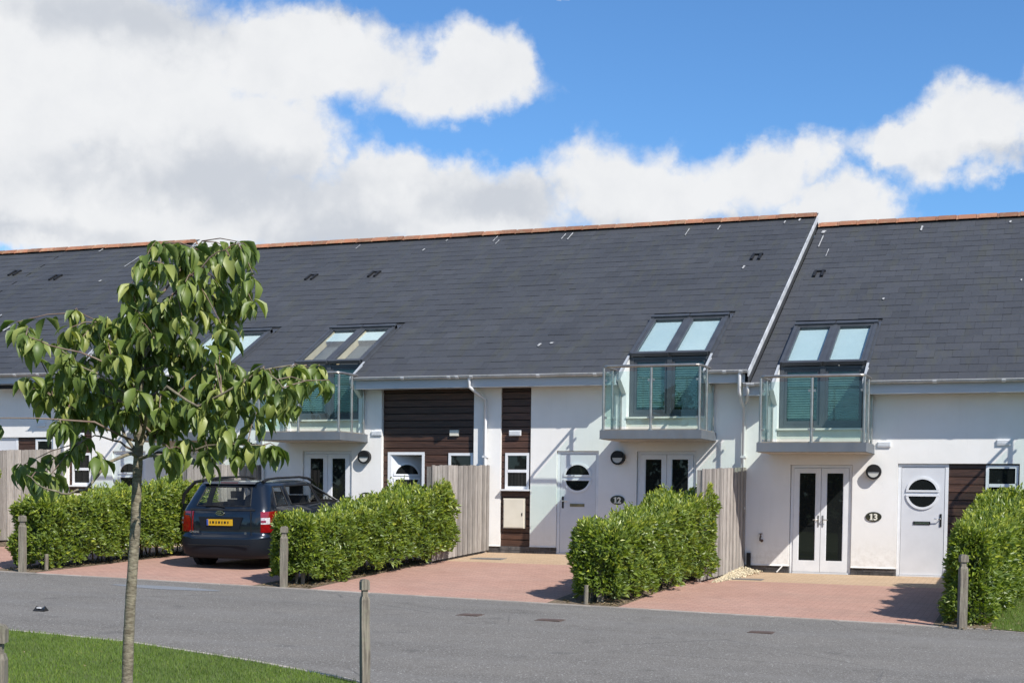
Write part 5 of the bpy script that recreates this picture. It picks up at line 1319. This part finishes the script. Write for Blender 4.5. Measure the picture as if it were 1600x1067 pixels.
# ------------------------------------------------------------------ young cherry tree
def tree():
    # tree stands square to the view: u to the right, v up from the ground (metres), w away
    T0 = Vector((.02-.0, -20.3, gz(0, -20.3))); U = Vector((.937, .350, 0)); Wv = Vector((-.350, .937, 0))
    t = thing('cherry_tree', T0, 'slender young cherry tree with drooping leaves on the front lawn', 'tree')
    SC = 238.6
    def P(px, py, w=0.0):
        k = 1 + w/9.5; u = (px-800)*k/SC + 600/SC + .018; z = 1.417 - .465 + (878-py)*k/SC - T0.z + .0
        return T0 + U*u + Wv*w + Vector((0, 0, z + .0113*u))
    tr = MB()
    trunk = [(196, 1228), (198, 1120), (200, 1067), (202, 1000), (205, 940), (209, 880), (213, 820), (215, 760), (218, 700), (221, 650), (223, 600), (228, 540), (234, 480), (250, 420), (258, 385)]
    rad = [.046, .040, .037, .036, .034, .034, .032, .031, .030, .016, .014, .011, .009, .006, .004]
    pts = [P(a, b, .0 + .01*math.sin(b*.02)) for a, b in trunk]
    # rougher trunk: add intermediate rings with knots
    PP = []; RR = []
    for i in range(len(pts)-1):
        for j in range(4):
            f = j/4; PP.append(pts[i].lerp(pts[i+1], f)); RR.append((rad[i]*(1-f)+rad[i+1]*f)*(1+random.uniform(-.04, .05)))
    PP.append(pts[-1]); RR.append(rad[-1])
    tr.tube(PP, RR, 'bark', 12).build('trunk', t, recalc=False)
    br = [[(218, 700, 0), (205, 650, -.1), (195, 610, -.2), (170, 590, -.3), (130, 570, -.35), (100, 545, -.35)],
          [(216, 720, 0), (190, 660, .1), (180, 640, .2), (150, 600, .3), (120, 585, .3), (60, 600, .35)],
          [(217, 712, 0), (203, 706, -.15), (170, 738-20, -.25), (135, 760, -.3), (100, 765, -.35), (70, 755, -.35), (45, 735, -.4)],
          [(218, 715, 0), (240, 708, -.15), (290, 700, -.25), (340, 690, -.3), (410, 690, -.35)],
          [(219, 700, 0), (245, 650, .1), (300, 640, .2), (350, 615, .25), (400, 585, .3), (450, 575, .3), (500, 582, .3)],
          [(220, 690, 0), (230, 640, -.2), (262, 600, -.35), (310, 630, -.4), (365, 600, -.45), (410, 570, -.45), (440, 600, -.5)],
          [(226, 560, 0), (250, 520, .15), (300, 480, .25), (345, 470, .3), (385, 475, .3)],
          [(230, 510, 0), (262, 470, -.15), (300, 430, -.25), (340, 395, -.3), (370, 382, -.3)],
          [(224, 580, 0), (200, 540, .2), (180, 515, .3), (150, 505, .35), (125, 495, .4)],
          [(222, 620, 0), (190, 570, -.3), (150, 555, -.45), (80, 535, -.5), (45, 520, -.5)],
          [(228, 540, 0), (215, 500, -.2), (210, 460, -.3), (225, 415, -.35)],
          [(235, 480, 0), (265, 450, .2), (300, 400, .25), (315, 385, .3)],
          [(221, 640, 0), (260, 560, .3), (300, 530, .4), (340, 505, .45), (370, 520, .45)],
          [(219, 690, 0), (150, 655, -.3), (60, 648, -.4), (-20, 650, -.4)],
          [(222, 630, 0), (250, 610, .35), (280, 650, .4), (320, 670, .45)],
          [(222, 640, 0), (170, 620, .1), (110, 640, .1), (95, 630, .1)],
          [(222, 660, 0), (255, 690, -.1), (270, 700, -.15)],
          [(218, 705, 0), (190, 690, .1), (150, 680, .1), (130, 690, .1)]]
    nodes = [(P(a, b), .015) for a, b in trunk[8:]]
    for bi, b in enumerate(br):
        q = [P(*p) for p in b]; n = len(q); fine = [q[0]]
        for i in range(n-1):
            for j in (1, 2, 3):
                m_ = q[i].lerp(q[i+1], j/3)
                if j < 3: m_ += Vector((random.uniform(-1, 1), random.uniform(-1, 1), random.uniform(-1, 1)))*.010
                fine.append(m_)
        r0 = .0125 if bi < 7 else .009; k = len(fine)
        rs = [r0*(1-.72*i/(k-1)) for i in range(k)]
        MB().tube(fine, rs, 'twig' if bi > 6 else 'bark', 7).build('branch', t, recalc=False)
        nodes += [(p, .006) for p in fine]
    cl = [(245, 378), (265, 388), (285, 395), (303, 392), (228, 408), (255, 412), (372, 384), (388, 396), (360, 398), (342, 415), (395, 432), (372, 452), (350, 462), (392, 470), (205, 445), (213, 470), (240, 476), (265, 470),
          (290, 440), (300, 476), (318, 490), (330, 436), (376, 470), (345, 505), (328, 535), (362, 495), (250, 505), (280, 515), (302, 525), (30, 508), (50, 512), (40, 518), (120, 490), (112, 515), (93, 535), (132, 530), (165, 500), (150, 520), (180, 515), (193, 535), (205, 525), (215, 545),
          (48, 592), (60, 610), (88, 592), (85, 620), (107, 615), (112, 635), (130, 590), (142, 612), (158, 595), (162, 635), (182, 612), (192, 590), (203, 580), (215, 605), (242, 552), (262, 572), (282, 560), (272, 595), (302, 582), (322, 572), (342, 552), (365, 572), (382, 592), (398, 580), (412, 575), (432, 590), (452, 575), (472, 592), (492, 575), (512, 590),
          (420, 622), (440, 632), (455, 628), (400, 640), (370, 640), (350, 632), (330, 645), (310, 632), (290, 640), (250, 632), (262, 662), (292, 682), (330, 672), (352, 662),
          (130, 682), (152, 700), (118, 700), (38, 728), (52, 745), (65, 735), (80, 742), (-8, 655), (262, 695), (270, 712), (325, 708), (348, 692), (370, 706), (392, 690), (412, 700), (432, 694),
          (170, 560), (140, 560), (185, 560), (205, 560), (235, 590), (255, 545), (230, 520), (310, 555), (290, 545), (340, 590), (300, 610), (275, 625), (240, 520), (220, 490), (120, 560), (100, 580), (170, 530), (200, 500), (330, 600), (360, 610),
          (155, 650), (175, 655), (200, 640), (130, 650), (100, 660), (230, 560), (190, 550), (245, 650), (270, 640), (385, 625), (410, 610), (262, 500), (285, 492), (235, 445), (275, 420), (318, 455), (345, 445), (370, 425), (60, 530), (345, 560), (350, 530)]
    # leaf shapes, drooping from the stalk
    variants = []
    for vi, (bend, fold, ln, wd) in enumerate([(1.0, .60, .162, .055), (.7, .80, .150, .052), (1.45, .50, .168, .058), (.45, .95, .135, .047), (1.9, .70, .158, .052), (.9, .40, .118, .045)]):
        prof = [0, .45, .82, 1.0, .93, .68, .34, .0]; n = 7; V = []; x, z, a = 0, 0, .25
        for i in range(n+1):
            wv = prof[i]*wd/2*(1+.10*(i % 2)); zf = abs(wv)*math.tan(fold)
            V += [(-wv, x, z+zf), (0, x, z), (wv, x, z+zf)]
            x += math.cos(a)*ln/n; z += math.sin(a)*ln/n; a -= bend/n
        Fc = []
        for i in range(n):
            b = i*3; Fc += [(b, b+1, b+4, b+3), (b+1, b+2, b+5, b+4)]
        V = np.array(V); variants.append((V, np.array(Fc), big_mesh('leaf', V, np.array(Fc), ['cherry'], attr=[.5]*len(Fc), smooth=True)))
    leaves = []; rr = random.Random(21)
    for (px, py) in cl:
        w = rr.uniform(-.45, .45); c = P(px, py, w)
        nb, _ = min(nodes, key=lambda q: (q[0]-c).length)
        mid = nb.lerp(c, .5)+Vector((0, 0, .02))
        MB().tube([nb, mid, c], [.0045, .0035, .0025], 'twig', 5, cap=False).build('twig', t, recalc=False)
        n = rr.randint(12, 16); a0 = rr.uniform(0, 6.28)
        for k in range(n):
            f = rr.uniform(.1, 1.0) if (c-nb).length < .5 else rr.uniform(.5, 1); p = nb.lerp(c, f) if k % 2 else c+Vector((rr.uniform(-.03, .03), rr.uniform(-.03, .03), rr.uniform(-.03, .015)))
            yaw_ = a0+k*2.4+rr.uniform(-.4, .4); pit_ = -rr.uniform(.55, 1.45)
            if (c-nb).length < .5 and k % 2: pit_ = -rr.uniform(.5, 1.3)
            leaves.append((p, yaw_, pit_, rr.uniform(-.5, .5), rr.uniform(.62, 1.22), rr.randrange(6)))
    for q, rd in nodes[8:]:          # leaves along the branches themselves
        if rr.random() < .42 and (q-T0).z > 2.3:
            for k in range(rr.randint(2, 5)):
                leaves.append((q+Vector((rr.uniform(-.03, .03), rr.uniform(-.03, .03), rr.uniform(-.02, .02))), rr.uniform(0, 6.28), -rr.uniform(.5, 1.4), rr.uniform(-.5, .5), rr.uniform(.55, 1.05), rr.randrange(6)))
    camp = cam.matrix_world.translation
    leaves.sort(key=lambda l: (l[0]-camp).length)
    VV = []; FF = []; AA = []; nv = 0
    for i, (p, ya, pi_, ro, s, vi) in enumerate(leaves):
        mt = Matrix.Rotation(ya, 4, 'Z') @ Matrix.Rotation(pi_, 4, 'X') @ Matrix.Rotation(ro, 4, 'Y')
        if i < 298:
            o = bpy.data.objects.new('leaf', variants[vi][2]); COL.objects.link(o); o.parent = t
            o.matrix_local = Matrix.Translation(p-T0) @ mt @ Matrix.Scale(s, 4)
        else:
            V = variants[vi][0]*s; A = np.array(mt.to_3x3()); V = V@A.T+np.array(p-T0); VV.append(V); FF.append(variants[vi][1]+nv); nv += len(V); AA += [rr.random()]*len(variants[vi][1])
    o = link('remaining_leaves', big_mesh('remaining_leaves', np.concatenate(VV), np.concatenate(FF), ['cherry_i'], attr=AA, smooth=True), t); o['kind'] = 'stuff'
    # pale labels / blossom tags seen as white flecks are the house behind, so nothing else hangs here
    return t
tree()

# ------------------------------------------------------------------ grass
def grass(name, pts, hgt, label, seed):
    r = np.random.default_rng(seed); n = len(pts); a = r.uniform(0, 6.28, n); h = hgt*r.uniform(.5, 1.3, n); wd = .0035*r.uniform(.8, 1.5, n)
    B = np.array([(x, y, gz(x, y)+.018) for x, y in pts]); s = np.stack([np.cos(a), np.sin(a), 0*a], 1)*wd[:, None]
    ln = np.stack([r.normal(0, .35, n), r.normal(0, .35, n), np.ones(n)], 1)*h[:, None]
    V = np.stack([B-s, B+s, B+ln], 1).reshape(-1, 3); F = np.arange(n*3).reshape(-1, 3)
    o = link(name, big_mesh(name, V, F, ['grass'], attr=np.clip(r.normal(.45, .25, n), 0, 1))); tag(o, label, kind='stuff')
r = np.random.default_rng(31)
N_ = 230000; X = r.uniform(-9, 1.6, N_); Y = r.uniform(-22.5, -14.1, N_)
ly = np.array([lawn_y(x) for x in X]); 
# only the wedge of lawn near the picture's lower left, thinning towards the camera
keep = (Y < ly-.05) & (Y > ly-6.5)
grass('lawn_grass', np.stack([X[keep], Y[keep]], 1), .038, 'short mown grass blades of the front lawn', 1)
N_ = 45000; X = r.uniform(4.9, 9, N_); Y = r.uniform(-8.3, -2.5, N_); ky = np.array([kerb_y(x) for x in X]); keep = (Y > ky+.05) & (X > 4.90)
grass('verge_grass', np.stack([X[keep], Y[keep]], 1), .045, 'grass blades of the verge right of the last hedge', 2)

# ------------------------------------------------------------------ hedgerow across the road, behind the viewer (mirrored in the panes)
r = np.random.default_rng(41); n = 26000; X = r.uniform(-70, 80, n); Hh = 4.5+1.6*np.sin(X*.31)+1.2*np.sin(X*.83+1)+.8*np.sin(X*2.1)
Zz = r.uniform(0, 1, n)**.9*Hh; Pp = np.stack([X, -52+r.normal(0, .8, n), Zz-.8], 1); Nn = np.tile(np.array([0, 1.0, .2]), (n, 1))
V, F = leaves_mesh(Pp, Nn, .75, .5, 42); o = link('far_hedgerow', big_mesh('far_hedgerow', V, F, ['hedgerow'], attr=np.repeat(r.uniform(0, 1, n), 2))); tag(o, 'tall hedgerow across the road that the window panes mirror', kind='stuff')
